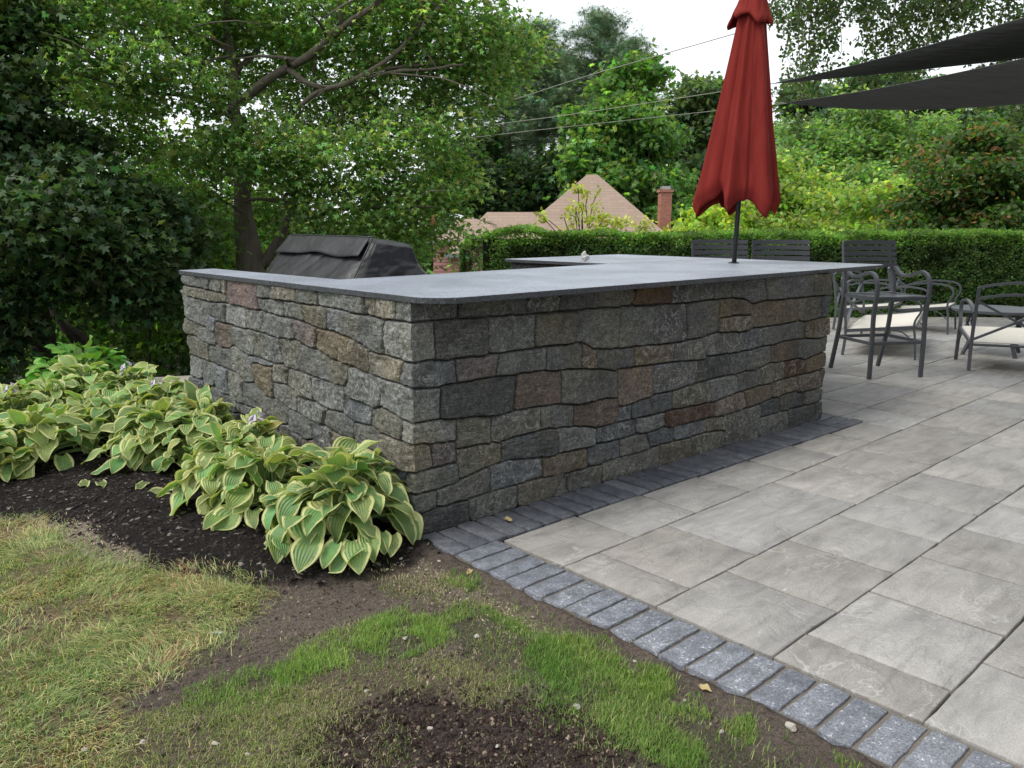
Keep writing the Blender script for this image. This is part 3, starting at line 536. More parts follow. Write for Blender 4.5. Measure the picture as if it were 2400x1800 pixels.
def pxblobs(L, ppm=None, split=0):
    """(px, py, D, radius in picture pixels across, down, depth m)"""
    out = []
    for px, py, D, rx, ry, rd in L:
        c = W(px, py, D); a = rx / F * D; b = ry / F * D; a = max(a, rd * .7)
        if not split: out.append((c, (a, a, b)))
        for k_ in range(split):
            u = _rb.normal(0, 1, 3); u /= np.linalg.norm(u); q = _rb.uniform(.28, .55); out.append((c + u * np.array([a, a, b]) * _rb.uniform(.45, .95), (a * q, a * q, b * q * .8)))
    return out
def gbase(px, D):
    p = W(px, 560, D); return np.array([p[0], p[1], float(ground_z(p[0], p[1])) - .05])

# ------------------------------------------------------------------ the big oak behind the bar, its limbs laid out one by one
rO = np.random.default_rng(5)
ob = gbase(600, 9.6); oak = empty('oak_tree', tuple(ob)); tag(oak, 'large spreading shade tree with grey forked trunk and long limbs behind the covered grill', 'tree')
tr = np.array([ob] + [W(x, y, D) for x, y, D in [(592, 660, 9.6), (580, 570, 9.6), (570, 500, 9.6), (566, 380, 9.6), (559, 304, 9.6), (548, 255, 9.6), (548, 179, 9.6), (536, 81, 9.6), (531, 0, 9.6), (528, -120, 9.6), (520, -300, 9.7)]])
mb = MB(); mb.sweep(spline(tr - ob, 40), np.interp(np.linspace(0, 1, 40), [0, .18, .3, .5, .7, 1], [.19, .15, .10, .075, .06, .03]), sides=12); mb.build('trunk', M['bark_grey'], oak, smooth=True)
limbs = [([(564, 239), (624, 190), (678, 157), (721, 133), (770, 92), (819, 51), (879, 11), (950, -60)], 9.5, 8.3, .062, .025),
 ([(678, 163), (721, 195), (776, 206), (835, 184), (922, 130), (976, 70), (1030, 16), (1080, -40)], 9.1, 8.4, .035, .015),
 ([(700, 252), (743, 217), (814, 195), (922, 168), (998, 163), (1090, 150)], 9.0, 8.6, .030, .010),
 ([(613, 625), (662, 548), (689, 472), (694, 434), (720, 380), (760, 330)], 9.6, 9.2, .065, .03),
 ([(548, 262), (504, 233), (466, 157), (412, 108), (304, 49), (200, 0)], 9.5, 8.0, .045, .015),
 ([(540, 275), (500, 250), (430, 225), (330, 215), (240, 190)], 9.4, 7.8, .03, .01),
 ([(689, 521), (760, 500), (814, 488), (922, 485), (1020, 485)], 9.3, 8.8, .028, .008),
 ([(566, 330), (640, 325), (720, 320), (830, 330), (920, 350)], 9.5, 8.8, .022, .008),
 ([(566, 420), (620, 380), (720, 340), (860, 300), (980, 300)], 9.6, 9.4, .03, .01),
 ([(548, 170), (600, 120), (640, 40), (700, -60)], 9.6, 9.9, .04, .02), ([(536, 120), (480, 60), (440, -40)], 9.6, 9.3, .03, .015),
 ([(571, 500), (520, 470), (450, 455), (400, 470)], 9.5, 8.8, .02, .008)]
tips = []
for i, (pp, D0, D1, r0, r1) in enumerate(limbs):
    n = len(pp); P = np.array([W(x, y, D0 + (D1 - D0) * j / (n - 1)) for j, (x, y) in enumerate(pp)]); P = spline(P, 22)
    mb = MB(); mb.sweep(P - ob, np.linspace(r0, r1, 22), sides=8)
    for j in range(6, 22, 2):
        q = P[j] + rO.normal(0, .55, 3) * np.array([1, 1, .6]); limb(mb, P[j] - ob, q - ob, r1 * 1.0 + .003, .003, rO, 5); tips.append(q)
    mb.build('limb', M['bark_grey'], oak, smooth=True)
blobs = pxblobs([(130, 50, 7.8, 140, 70, .7), (300, 30, 8.2, 150, 80, .8), (480, 30, 9.8, 150, 100, .8), (330, 150, 7.9, 100, 40, .5), (440, 210, 8.3, 110, 50, .5), (300, 250, 8.1, 70, 30, .4), (170, 140, 7.6, 90, 35, .4),
  (600, 130, 10.3, 150, 100, .7), (760, 60, 9.6, 150, 90, .7), (900, 60, 9.2, 160, 110, .8), (1050, 60, 9.0, 140, 110, .9), (1170, 120, 9.4, 95, 95, .8), (1080, 220, 9.4, 110, 85, .8), (930, 210, 9.5, 150, 80, .7),
  (760, 250, 9.8, 130, 80, .7), (640, 350, 8.7, 120, 80, .7), (500, 360, 8.5, 100, 70, .6), (800, 380, 8.9, 140, 80, .8), (960, 340, 9.0, 130, 80, .8), (1050, 430, 9.2, 70, 60, .6), (950, 490, 9.1, 120, 70, .7), (800, 500, 9.1, 130, 70, .7), (470, 490, 9.0, 70, 60, .5), (650, 470, 10.3, 90, 60, .5),
  (1060, 560, 9.4, 50, 50, .4), (900, 570, 9.6, 110, 40, .6), (455, 580, 9.3, 70, 60, .5), (720, 560, 10.8, 80, 50, .5),
  (200, -60, 8.4, 220, 60, .9), (560, -70, 9.4, 240, 60, 1.0), (950, -70, 9.4, 240, 60, 1.0), (210, 230, 9.2, 150, 60, .5), (120, 190, 9.4, 110, 50, .5), (260, 330, 9.2, 110, 40, .5)])
P, tone, outw, cc = cloud(blobs, 4300, 15, .125, rO, .35, .7)
keep = np.ones(len(P), bool)
V, Fx, Cc = leaves(P, .078, 'oak', leafcol(len(P), (.235, .36, .125), rO, .24, patch=tone), .9, .35, 5, outw)
fast('crown', V - ob, Fx, M['leaf'], oak, colr=Cc)
dry = simple('dry_leaf', (.36, .19, .09), .8, .2, var=.3)
for (x, y, D) in ((608, 328, 8.3), (1015, 505, 8.7)):
    p = W(x, y, D) - ob; db = MB()
    for i in range(7): limb(db, p, p + np.array([rO.normal(0, .03), rO.normal(0, .03), -.06 - .05 * rO.random()]), .008, .004, rO, 4)
    db.build('dead_leaf_cluster', dry, oak)

# dark maple at the left edge
mbase = gbase(95, 8.2); mbase[2] = float(ground_z(mbase[0], mbase[1])) - .1
blobs = pxblobs([(40, 40, 7.5, 120, 80, .7), (10, 240, 7.3, 90, 80, .6), (150, 420, 7.4, 120, 60, .6), (300, 490, 7.8, 110, 60, .6), (80, 520, 6.8, 140, 90, .7), (250, 590, 7.5, 130, 80, .7), (380, 560, 8.2, 70, 90, .6), (60, 640, 7.6, 130, 60, .6), (330, 680, 8.2, 100, 60, .6), (-150, 300, 7.4, 150, 300, 1.2), (-60, 760, 7.4, 110, 100, .7), (100, 330, 8.2, 130, 40, .5)])
mp_ = tree('maple_tree', 'dark leafy maple with black trunk at the left edge of the picture', mbase, blobs, 1650, 16, .12, .092, 'maple', (.06, .11, .04), .15, 'bark', seed=21, nbr=26, mat='leaf_dark', shell=.3, trunk_top=W(20, 300, 7.6))

# saplings and fallen limbs in the dark wood behind the hostas
for i, (px, D, top, r_) in enumerate([(275, 11.5, 420, .05), (207, 12.5, 560, .035), (318, 10.5, 500, .03), (460, 10.8, 380, .05), (395, 12, 420, .04), (520, 13, 420, .05), (30, 10.5, 500, .05)]):
    b_ = gbase(px, D); t_ = W(px + [6, -14, 22, -8, 14, 10, -30][i], top, D); c_ = t_ * .9 + b_ * .1
    tree('sapling', ['slim dark sapling standing mid-wood right of the double-trunk maple', 'thin crooked sapling beside the fallen limb', 'thin leaning sapling near the end of the stone wall', 'slim tree just left of the forked shade tree', 'small tree in light green leaf behind the left wall end', 'slender straight sapling close beside the big grey trunk', 'dark sapling behind the maple trunk'][i], b_,
         [(c_, (1.0, 1.0, .9)), (c_ * .75 + b_ * .25, (.9, .9, .6)), (c_ * .5 + b_ * .5 + np.array([.3, .1, 0]), (.8, .8, .5))], 190, 12, .16, .11, 'maple', [(.10, .19, .04), (.12, .21, .05), (.12, .22, .05), (.16, .27, .07), (.18, .30, .07), (.15, .26, .06), (.06, .11, .03)][i], r_, group='saplings in the wood', seed=60 + i, nbr=8, trunk_top=t_)
mb = MB(); a_, b_ = W(150, 765, 8.6), W(260, 875, 8.3); mb.sweep(spline([a_, (a_ + b_) / 2 + np.array([0, 0, .08]), b_], 12), np.linspace(.06, .03, 12), sides=8)
mb.sweep(spline([W(92, 740, 8.6), W(120, 730, 8.5), W(175, 800, 8.4)], 8), .035, sides=6)
tag(mb.build('fallen_limb', M['bark'], smooth=True), 'dark fallen limb lying slantwise on the wood floor behind the hostas', 'branch')

def mass(name, label, cat, boxes, n, size, tpl, colour, seed, mat='leaf', up=.5, cl=14, spread=.5, kind='stuff', var=.25):
    r = np.random.default_rng(seed); P, tone, outw, cc = cloud(boxes, n, cl, spread, r, .1, .8)
    V, Fx, Cc = leaves(P, size, tpl, leafcol(len(P), colour, r, var, patch=tone), up, .2, seed, outw)
    return tag(fast(name, V, Fx, M[mat], colr=Cc), label, cat, kind=kind)
r = np.random.default_rng(31)
bx = []
for px in range(-300, 1000, 75):
    for D in (13, 17, 23):
        g_ = gbase(px, D); h = (2.2, 2.8, 3.6)[int((D - 13) / 4.9)] * r.uniform(.7, 1.15); bx.append((g_ + np.array([0, 0, h * .42]), (1.3, 1.3, h * .55)))
mass('woodland_undergrowth', 'dense green undergrowth and young trees filling the wood behind the big tree', 'undergrowth', bx, 3300, .17, 'maple', (.20, .33, .075), 32, spread=.36)
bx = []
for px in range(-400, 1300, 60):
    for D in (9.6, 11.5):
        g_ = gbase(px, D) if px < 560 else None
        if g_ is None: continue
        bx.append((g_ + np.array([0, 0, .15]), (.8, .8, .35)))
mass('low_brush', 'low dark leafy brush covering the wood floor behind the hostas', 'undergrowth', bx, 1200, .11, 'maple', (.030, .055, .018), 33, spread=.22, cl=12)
# far wood
bx = []
for px in range(-500, 3000, 70):
    for D in (64, 76):
        if px < 1000: h = r.uniform(6.5, 9)
        elif px < 1560: h = r.uniform(6.5, 9.0)
        else: h = r.uniform(10, 13)
        p = W(px, 560, D); bx.append((np.array([p[0], p[1], -5 + h * .5]), (3.6, 3.6, h * .55)))
mass('far_wood', 'far wall of dark green woodland closing the view', 'woodland', bx, 5200, .62, 'clump', (.065, .115, .05), 34, spread=1.0, cl=9)

# ------------------------------------------------------------------ pines
def pine(px, D, top_py, first_py, halfpx, seed, label):
    r = np.random.default_rng(seed); b = gbase(px, D); t = W(px + r.normal(0, 6), top_py, D); b[2] = -5.2; root = empty('pine_tree', tuple(b)); tag(root, label, 'tree', 'tall pines behind the house')
    mb = MB(); mb.sweep([(0, 0, 0), tuple((t - b) * .5 + np.array([.15, 0, 0])), tuple(t - b)], [.42, .30, .06], sides=8); mb.build('trunk', M['bark'], root, smooth=True)
    zf = W(px, first_py, D)[2]; br = MB(); P = []; W_ = halfpx / F * D
    n = 54
    for i in range(n):
        f = (i + r.random()) / n; z = zf + (t[2] - zf) * f; L = W_ * (1.05 - .78 * f ** 1.4) * r.uniform(.55, 1.1) * (1 if f > .12 else .7); a = r.random() * 6.283
        o_ = b + (t - b) * (z - b[2]) / (t[2] - b[2]); o_[2] = z; e = o_ + np.array([math.cos(a) * L, math.sin(a) * L, L * r.uniform(.0, .30)])
        limb(br, o_ - b, e - b, .07, .02, r, 5, sides=5)
        for j in range(19):
            q = .25 + .78 * r.random(); c = o_ + (e - o_) * q; c += np.array([r.normal(0, .5), r.normal(0, .5), r.normal(.08, .16)]); P.append(np.repeat(c[None], 5, 0) + r.normal(0, .25, (5, 3)) * np.array([1, 1, .5]))
    P = np.concatenate(P); tone = np.ones(len(P)); V, Fx, Cc = leaves(P, .58, 'tuft', leafcol(len(P), (.14, .22, .12), r, .25), 1.0, -.45, seed)
    br.build('branches', M['bark'], root); fast('crown', V - b, Fx, M['needle'], root, colr=Cc)
pine(1185, 52, 75, 400, 130, 1, 'pine partly hidden by the right side of the big shade tree'); pine(1262, 54, 60, 330, 130, 2, 'tall pine left of the tallest pine, dark trunk bare below')
pine(1395, 52, 42, 300, 150, 3, 'tallest pine, its broad top against the sky'); pine(1320, 58, 130, 320, 100, 4, 'slimmer pine between the two tall ones, set back')
pine(1475, 58, 100, 330, 100, 5, 'pine directly behind the round light green maple'); pine(1225, 62, 180, 380, 100, 6, 'low-topped pine farthest back at the left of the row')

# ------------------------------------------------------------------ broadleaf trees beyond the hedge
def rt(name, label, px, D, L, n, per, spread, size, tpl, colour, seed, tr_=.25, **kw):
    return tree(name, label, gbase(px, D), pxblobs(L, split=7), n, per, spread, size, tpl, colour, tr_, seed=seed, **kw)
rt('maple_tree', 'rounded light green maple right behind the house roof', 1470, 46, [(1455, 235, 46, 95, 75, 2.2), (1420, 330, 45, 90, 60, 2), (1530, 320, 46, 85, 70, 2), (1390, 400, 44, 70, 50, 1.6), (1470, 420, 45, 100, 60, 2), (1560, 420, 46, 60, 70, 1.8), (1500, 170, 47, 55, 40, 1.5), (1550, 500, 44, 80, 50, 1.6), (1390, 470, 44, 60, 40, 1.4)], 1150, 15, .42, .40, 'clump', (.16, .29, .085), 41, .35)
rt('oak_tree', 'grey-green tall tree just left of the red umbrella', 1650, 52, [(1650, 230, 52, 70, 60, 2), (1610, 330, 52, 70, 80, 2), (1700, 320, 52, 90, 90, 2), (1640, 430, 51, 90, 80, 2), (1740, 430, 52, 80, 80, 2)], 900, 14, .45, .42, 'clump', (.16, .24, .12), 42, .35)
rt('oak_tree', 'grey-green tall tree behind the shade sails', 1960, 50, [(1930, 240, 50, 100, 60, 2.2), (2020, 220, 50, 90, 70, 2), (1880, 330, 50, 80, 70, 2), (2000, 330, 50, 120, 80, 2.4), (2120, 270, 51, 100, 80, 2), (2250, 300, 52, 120, 90, 2.4), (2380, 280, 52, 100, 90, 2.4)], 1300, 14, .45, .42, 'clump', (.13, .20, .10), 43, .35)
rt('dark_shrub_tree', 'dark green spreading tree behind the hipped roof at left', 1120, 50, [(1060, 420, 50, 100, 90, 2.4), (1180, 440, 50, 110, 80, 2.4), (1290, 430, 50, 90, 70, 2.2), (1110, 350, 51, 70, 60, 2)], 1100, 14, .45, .42, 'clump', (.06, .11, .045), 44, .3)
rt('feathery_tree', 'soft mid green feathery tree between umbrella and brown-tinged shrub', 1960, 24, [(1900, 330, 24, 110, 60, 1.2), (2010, 300, 24, 90, 60, 1.1), (1980, 400, 23, 130, 60, 1.3), (2110, 390, 24, 90, 80, 1.1), (2140, 300, 24, 70, 50, .9), (1850, 420, 23, 80, 60, 1.0)], 1300, 15, .22, .15, 'oval', (.20, .31, .11), 45, .13)
rt('dogwood_tree', 'yellow-green dogwood with layered leaves right of the umbrella pole', 1870, 18, [(1850, 440, 18, 110, 50, .9), (1760, 470, 18, 90, 45, .8), (1960, 480, 18, 130, 45, 1.0), (1890, 520, 17.5, 150, 35, 1.0), (1820, 380, 18, 60, 40, .6), (2070, 470, 18, 60, 60, .7), (1700, 520, 17.5, 70, 30, .7), (1790, 545, 17.5, 120, 25, .8)], 950, 13, .15, .125, 'oval', (.28, .37, .10), 46, .09, up=.6, droop=.7)
rt('dogwood_tree', 'pale green dogwood branches behind the second bar chair', 2030, 17, [(2060, 530, 16.5, 110, 40, .8), (1980, 550, 16.5, 120, 25, .8), (2120, 450, 17, 60, 50, .6)], 420, 13, .14, .12, 'oval', (.28, .38, .09), 47, .07, up=.6, droop=.7)
rt('young_maple', 'small yellow-leaved tree standing in front of the tan roof', 1370, 20, [(1372, 445, 20, 24, 22, .22), (1362, 482, 20, 32, 18, .25), (1425, 515, 20, 45, 16, .35), (1270, 512, 20, 14, 10, .15), (1385, 535, 20, 75, 12, .5), (1500, 530, 20, 24, 16, .3), (1335, 500, 20, 22, 14, .22), (1260, 500, 20, 10, 6, .1)], 120, 9, .08, .105, 'oval', (.45, .46, .12), 48, .05, up=.5, droop=.6)
rt('yellow_shrub', 'bright yellow-green shrub between chimney and umbrella', 1640, 17, [(1630, 520, 17, 50, 30, .5), (1700, 500, 17, 50, 35, .5), (1600, 545, 16.5, 40, 20, .4), (1680, 545, 16.5, 60, 20, .5)], 230, 12, .13, .13, 'oval', (.36, .46, .09), 49, .05, up=.6, droop=.7)
vb = rt('viburnum_shrub', 'large shrub with rusty brown flower heads above the hedge at right', 2260, 15, [(2230, 420, 15, 120, 60, .9), (2330, 400, 15, 120, 70, .9), (2160, 480, 15, 80, 45, .6), (2280, 490, 14.8, 140, 45, .9), (2400, 450, 15, 120, 80, .9), (2270, 350, 15, 90, 40, .7), (2370, 330, 15, 80, 50, .7), (2160, 530, 14.8, 60, 22, .5), (2330, 535, 14.8, 160, 20, .8)], 1150, 13, .13, .115, 'oval', (.085, .15, .045), 50, .08, extra=((.30, .16, .08), .10), up=.6, droop=.5)

# weeping tree whose branches hang in from the upper right
wb = np.array([8.6, -2.6, -.05]); wt = empty('weeping_tree', tuple(wb)); tag(wt, 'weeping tree whose leafy hanging sprays enter from the upper right corner', 'tree')
r = np.random.default_rng(77); mb = MB(); top = W(2500, -420, 10.5); mb.sweep(spline([(0, 0, 0), (.1, .2, 2.0), tuple(top - wb)], 14), np.linspace(.17, .08, 14), sides=10); mb.build('trunk', M['bark'], wt, smooth=True)
sprays = MB(); LP = []
for (x0, x1, yb, n, D) in [(1862, 1905, 265, 7, 9.6), (1810, 1850, 110, 4, 9.9), (1905, 1960, 150, 5, 9.8), (2010, 2070, 70, 6, 10), (2085, 2165, 160, 7, 10.4), (2120, 2150, 330, 3, 10.6), (2190, 2270, 120, 6, 10.2), (2290, 2400, 160, 9, 10.8), (2010, 2060, 290, 3, 10.6), (2350, 2500, 300, 8, 10.6), (1840, 1990, 30, 8, 9.7), (2000, 2400, 30, 20, 10.2)]:
    for j in range(n):
        px = r.uniform(x0, x1); D_ = D + r.normal(0, .35); y0 = r.uniform(-330, -140); y1 = yb * r.uniform(.45, 1.08) + r.normal(0, 15); sw = r.uniform(60, 260)
        q = spline([W(px + sw, y0, D_), W(px + sw * .45, y0 * .72 + y1 * .0, D_), W(px + 12, y0 * .3 + y1 * .35, D_), W(px + r.normal(0, 14), y0 * .05 + y1 * .75, D_), W(px + r.normal(0, 22), y1, D_)], 16) + np.cumsum(r.normal(0, .010, (16, 3)), 0)
        sprays.sweep(q - wb, np.linspace(.006, .0015, 16), sides=4); L = np.linalg.norm(np.diff(q, axis=0), axis=1).sum()
        nl = int(L / .0125); u = .25 + .75 * r.random(nl); k = (u * 15).astype(int).clip(0, 14); tw = np.repeat(r.normal(0, .085, (nl // 5 + 1, 3)), 5, 0)[:nl]; kk = np.repeat(k[::5], 5)[:nl]; LP.append(q[kk] + tw + r.normal(0, .03, (nl, 3)) - np.abs(tw[:, :1]) * [0, 0, .6])
for i in range(9):
    e = W(1840 + 80 * i, -200 + r.normal(0, 40), 10); limb(sprays, top - wb, e - wb, .05, .008, r, 9, sides=6)
sprays.build('branches', M['bark'], wt); P = np.concatenate(LP); V, Fx, Cc = leaves(P, .060, 'oval', leafcol(len(P), (.08, .12, .05), r, .25), .4, .9, 78)
fast('crown', V - wb, Fx, M['leaf'], wt, colr=Cc)

# ------------------------------------------------------------------ clipped hedge
r = np.random.default_rng(90); T0, T1, L0, L1, HH = 9.08, 10.25, -.36, 11.6, 1.30
he = empty('hedge', (*tl(9.6, 3), -.03)); hb = np.array(he.location); tag(he, 'long clipped evergreen hedge running behind the bar and patio', 'hedge')
def hedge_pts(n):
    f = r.random(n); l = r.uniform(L0, L1, n); t = np.empty(n); z = np.empty(n)
    k = f < .58; t[k] = T0 + .03 * r.random(k.sum()); z[k] = HH * r.random(k.sum())
    k2 = (f >= .58) & (f < .95); t[k2] = r.uniform(T0, T1, k2.sum()); z[k2] = HH
    k3 = f >= .95; t[k3] = r.uniform(T0, T1, k3.sum()); z[k3] = HH * r.random(k3.sum()); l[k3] = L0
    rnd = np.clip(1 - (l - L0) / .9, 0, 1); t = t + rnd ** 2 * .45 * np.where(t < (T0 + T1) / 2, 1, -1); zt = 1 + .07 * np.exp(-((l - .35) / .6) ** 2) + .018 * fbm(l * 1.3, t * 1.3, 3, 4)
    z = z * zt * (1 - .16 * rnd ** 2); dn = .15 * fbm(l * 2.4, z * 2.6 + t, 4, 9) + .03 * fbm(l * 11, z * 11, 2, 3); rz = np.clip((z - HH + .12) / .12, 0, 1) * (np.abs(t - T0) < .2)
    t = np.where(k, t + dn + rz * .06, t); z = np.where(k2, z + dn * .5, z); t += r.normal(0, .025, n); z += r.normal(0, .022, n)
    return np.stack([t * FH[0] + l * LH[0], t * FH[1] + l * LH[1], z - .03], 1), l, k2
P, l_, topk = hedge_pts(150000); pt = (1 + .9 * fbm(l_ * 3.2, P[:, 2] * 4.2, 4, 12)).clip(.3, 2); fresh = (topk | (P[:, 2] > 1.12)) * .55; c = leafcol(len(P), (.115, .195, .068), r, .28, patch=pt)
c[:, 0] *= 1 + fresh * .7; c[:, 1] *= 1 + fresh * .75  # leaves on the top and upper edge tinted lighter and yellower
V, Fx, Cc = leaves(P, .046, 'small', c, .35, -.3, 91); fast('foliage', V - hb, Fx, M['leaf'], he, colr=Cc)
mb = MB(); q = [tuple(tl(T0 + .09, L0 + .35)), tuple(tl(T0 + .09, L1)), tuple(tl(T1 - .1, L1)), tuple(tl(T1 - .1, L0 + .35))]; mb.prism([(x - hb[0], y - hb[1]) for x, y in q], 0, HH - .07); mb.build('branches', simple('hedge_shade', (.012, .018, .008), .9, .1, var=.4), he)  # solid dark core, not branches; the hedge's inner shade is in its colour

# ------------------------------------------------------------------ umbrella
ux, uy = 3.83, .80
um = empty('patio_umbrella', (ux, uy, 0)); tag(um, 'closed dark red patio umbrella standing through the bar top', 'umbrella')
mb = MB(); mb.sweep([(0, 0, .02), (0, 0, 3.42)], .0195, sides=14); mb.build('pole', M['pole'], um, smooth=True)
mb = MB(); mb.sweep([(0, 0, 1.1125), (0, 0, 1.118), (0, 0, 1.1185), (0, 0, 1.124)], [.047, .047, .036, .030], sides=20); mb.build('pole_collar', M['pole'], um, smooth=False)
def canopy(zb, zt, rb, rt, nfold, amp, scal, nth=300, nz=60, conv=1.0, ph=0.4, seed=0, low=()):
    th = np.linspace(0, 2 * np.pi, nth, endpoint=False); s = np.linspace(0, 1, nz); TH, S = np.meshgrid(th, s, indexing='ij')
    arg = nfold * TH + ph + .55 * np.sin(2 * TH + 1) + .25 * S; fold = 2 / np.pi * np.arcsin(np.clip(.995 * np.cos(arg), -1, 1)) * .85 + .22 * np.cos(2.0 * arg + 1.1 + .8 * np.sin(3 * TH))
    R_ = rb + (rt - rb) * S ** conv; r_ = R_ * (1 + amp * (1 - .45 * S) * fold + .07 * np.sin(3 * TH + 1.3) + .05 * np.cos(TH - 2.2)) + .012 * fbm(TH * 4, S * 5, 3, seed) * (1 - S)
    edge = zb + scal * (.5 - .5 * fold) + .035 * np.cos(2 * TH + .4); Zc = edge + (zt - edge) * S; r_ *= 1 - .16 * np.exp(-(S / .035) ** 2)
    V = np.stack([r_ * np.cos(TH), r_ * np.sin(TH), Zc], -1).reshape(-1, 3); i, j = np.meshgrid(np.arange(nth), np.arange(nz - 1), indexing='ij')
    a = i * nz + j; b = ((i + 1) % nth) * nz + j; return V, np.stack([a, b, b + 1, a + 1], -1).reshape(-1, 4)
V, Fx = canopy(1.50, 3.32, .325, .058, 7, .23, .17, conv=.92)
cn = fast('canopy', V, Fx, M['canvas'], um, smooth=True); sm = cn.modifiers.new('thick', 'SOLIDIFY'); sm.thickness = .003
V, Fx = canopy(2.955, 3.42, .178, .03, 6, .16, .06, nz=24, conv=.70, ph=1.2)
cn = fast('vent_flap', V, Fx, M['canvas'], um, smooth=True); sm = cn.modifiers.new('thick', 'SOLIDIFY'); sm.thickness = .003
for i in range(8):
    a = i * math.pi / 4 + .15; mb = MB(); mb.sweep([(.03, 0, 3.2), (.13, 0, 2.5), (.235, 0, 1.70)], .006, .009, sides=4)
    o_ = mb.build('rib', M['pole'], um); o_.rotation_euler = (0, 0, a)

um.rotation_mode = 'AXIS_ANGLE'; um.rotation_axis_angle = (.022, .673, .7395, 0); um.location = (ux - .018, uy + .0165, 0)
# ------------------------------------------------------------------ covered grill behind the bar
g = empty('covered_grill', (.8, 1.85, 0)); gb = np.array([.8, 1.85, 0]); tag(g, 'built-in grill wrapped in a wrinkled black vinyl cover', 'grill')
def cuboid(c8, n, disp, rnd=.03, seed=1):
    """c8: 8 corners (x, y, z bits) -> rounded, wrinkled box"""
    V = []; Fs = []; key = {}
    def vid(i, j, k):
        q = (i, j, k)
        if q not in key:
            u = np.array([i / n, j / n, k / n]); c = 2 * u - 1; m_ = np.abs(c).max(); e = np.clip((np.abs(c) - (1 - 2 * rnd)) / (2 * rnd), 0, 1); c = c * (1 - .0 * m_)
            for ax in range(3): c[ax] -= np.sign(c[ax]) * 2 * rnd * .30 * (sum(e) - e[ax]) * e[ax] * 1.0
            u = (c + 1) / 2; p = 0
            for b in range(8):
                x, y, z = b & 1, (b >> 1) & 1, (b >> 2) & 1; p = p + c8[b] * (u[0] if x else 1 - u[0]) * (u[1] if y else 1 - u[1]) * (u[2] if z else 1 - u[2])
            key[q] = len(V); V.append(p)
        return key[q]
    for ax in range(3):
        for s_ in (0, n):
            for a in range(n):
                for b in range(n):
                    if ax == 2 and s_ == 0: continue
                    def P_(a_, b_): q = [a_, b_]; q.insert(ax, s_); return vid(*q)
                    f = [P_(a, b), P_(a + 1, b), P_(a + 1, b + 1), P_(a, b + 1)]
                    Fs.append(f if (s_ > 0) ^ (ax == 1) else f[::-1])
    V = np.array(V); ce = V.mean(0); d = V - ce; d[:, 1] *= .7; d /= np.linalg.norm(d, axis=1)[:, None]
    h = disp(V); return V + d * h[:, None], np.array(Fs)
def C8(x0, x1, y0, y1, z0, tx0, tx1, ty0, ty1, z1a, z1b):
    return [np.array(p) for p in [(x0, y0, z0), (x1, y0, z0), (x0, y1, z0), (x1, y1, z0), (tx0, ty0 + .02, z1a), (tx1, ty0, z1b), (tx0, ty1, z1a + .005), (tx1, ty1, z1b)]]
c8 = C8(.34, 1.17, 1.19, 2.52, .93, .665, .93, 1.285, 2.42, 1.352, 1.305)
def wr(V): return .030 * fbm(V[:, 1] * 5 + V[:, 2] * 6, V[:, 0] * 5 - V[:, 2] * 3, 4, 6) + .010 * np.abs(fbm(V[:, 1] * 9 + V[:, 2] * 16, V[:, 0] * 7, 3, 8)) - .025 * np.exp(-((V[:, 2] - 1.20) / .06) ** 2) * np.exp(-((V[:, 1] - 1.2) / .12) ** 2)
V, Fx = cuboid(c8, 54, wr, .09); fast('cover', V - gb, Fx, M['vinyl'], g, smooth=True)
def ptop(u, v, lift=.0):   # point on the sloping front face, u along y, v upward
    a = c8[0] * (1 - u) + c8[2] * u; b = c8[4] * (1 - u) + c8[6] * u; p = a * (1 - v) + b * v; return p + np.array([-.7, 0, .7]) * lift
Vf = []; nu, nv = 40, 8
for i in range(nu):
    for j in range(nv):
        u = .035 + .93 * i / (nu - 1); v = .715 + .25 * j / (nv - 1) - (.03 + .02 * math.sin(u * 9)) * (1 - j / (nv - 1)); Vf.append(ptop(u, v, .007 + .014 * (1 - j / (nv - 1)) * (1 + .5 * math.sin(u * 17))))
Ff = [(i * nv + j, (i + 1) * nv + j, (i + 1) * nv + j + 1, i * nv + j + 1) for i in range(nu - 1) for j in range(nv - 1)]
fl_ = fast('vent_flap', np.array(Vf) - gb, np.array(Ff), M['vinyl'], g, smooth=True); s_ = fl_.modifiers.new('t', 'SOLIDIFY'); s_.thickness = .004
mb = MB(); a = [ptop(.012, v, .004) for v in np.linspace(0, .97, 12)]; mb.sweep(np.array(a) - gb, .0055, sides=6); mb.sweep(np.array([ptop(u, .985, .003) for u in np.linspace(.012, .985, 14)]) - gb, .0055, sides=6)
mb.build('piping', M['vinyl'], g, smooth=True)
mb = MB(); mb.box((.36 - .8, 1.22 - 1.85, .0), (1.14 - .8, 2.5 - 1.85, .93)); mb.build('cabinet', M['stone_core'], g)

# small broken stone on the counter
def rock(name, loc, size, colr, seed, parent=None, n=2):
    r = np.random.default_rng(seed); bm = bmesh.new(); bmesh.ops.create_icosphere(bm, subdivisions=n, radius=1)
    ax = r.normal(0, 1, (9, 3)); ax /= np.linalg.norm(ax, axis=1)[:, None]; hh = r.uniform(.45, .8, 9)
    for v in bm.verts:
        p = np.array(v.co)
        for a, h in zip(ax, hh):
            d = p @ a
            if d > h: p = p - a * (d - h)
        p = p * (1 + r.normal(0, .03)); v.co = Vector(p * np.array(size))
    me = bpy.data.meshes.new(name); bm.to_mesh(me); bm.free(); o_ = link(name, me, None); me.materials.append(colr); o_.location = loc; o_.rotation_euler = (0, 0, r.uniform(0, 6)); return o_
white = simple('pale_stone', (.55, .53, .50), .8, .3, bs=60, bst=.8, bd=.01, var=.2)
sp_ = W(1372, 606, 8.5); 
gx = G(1373, 613, 1.112)
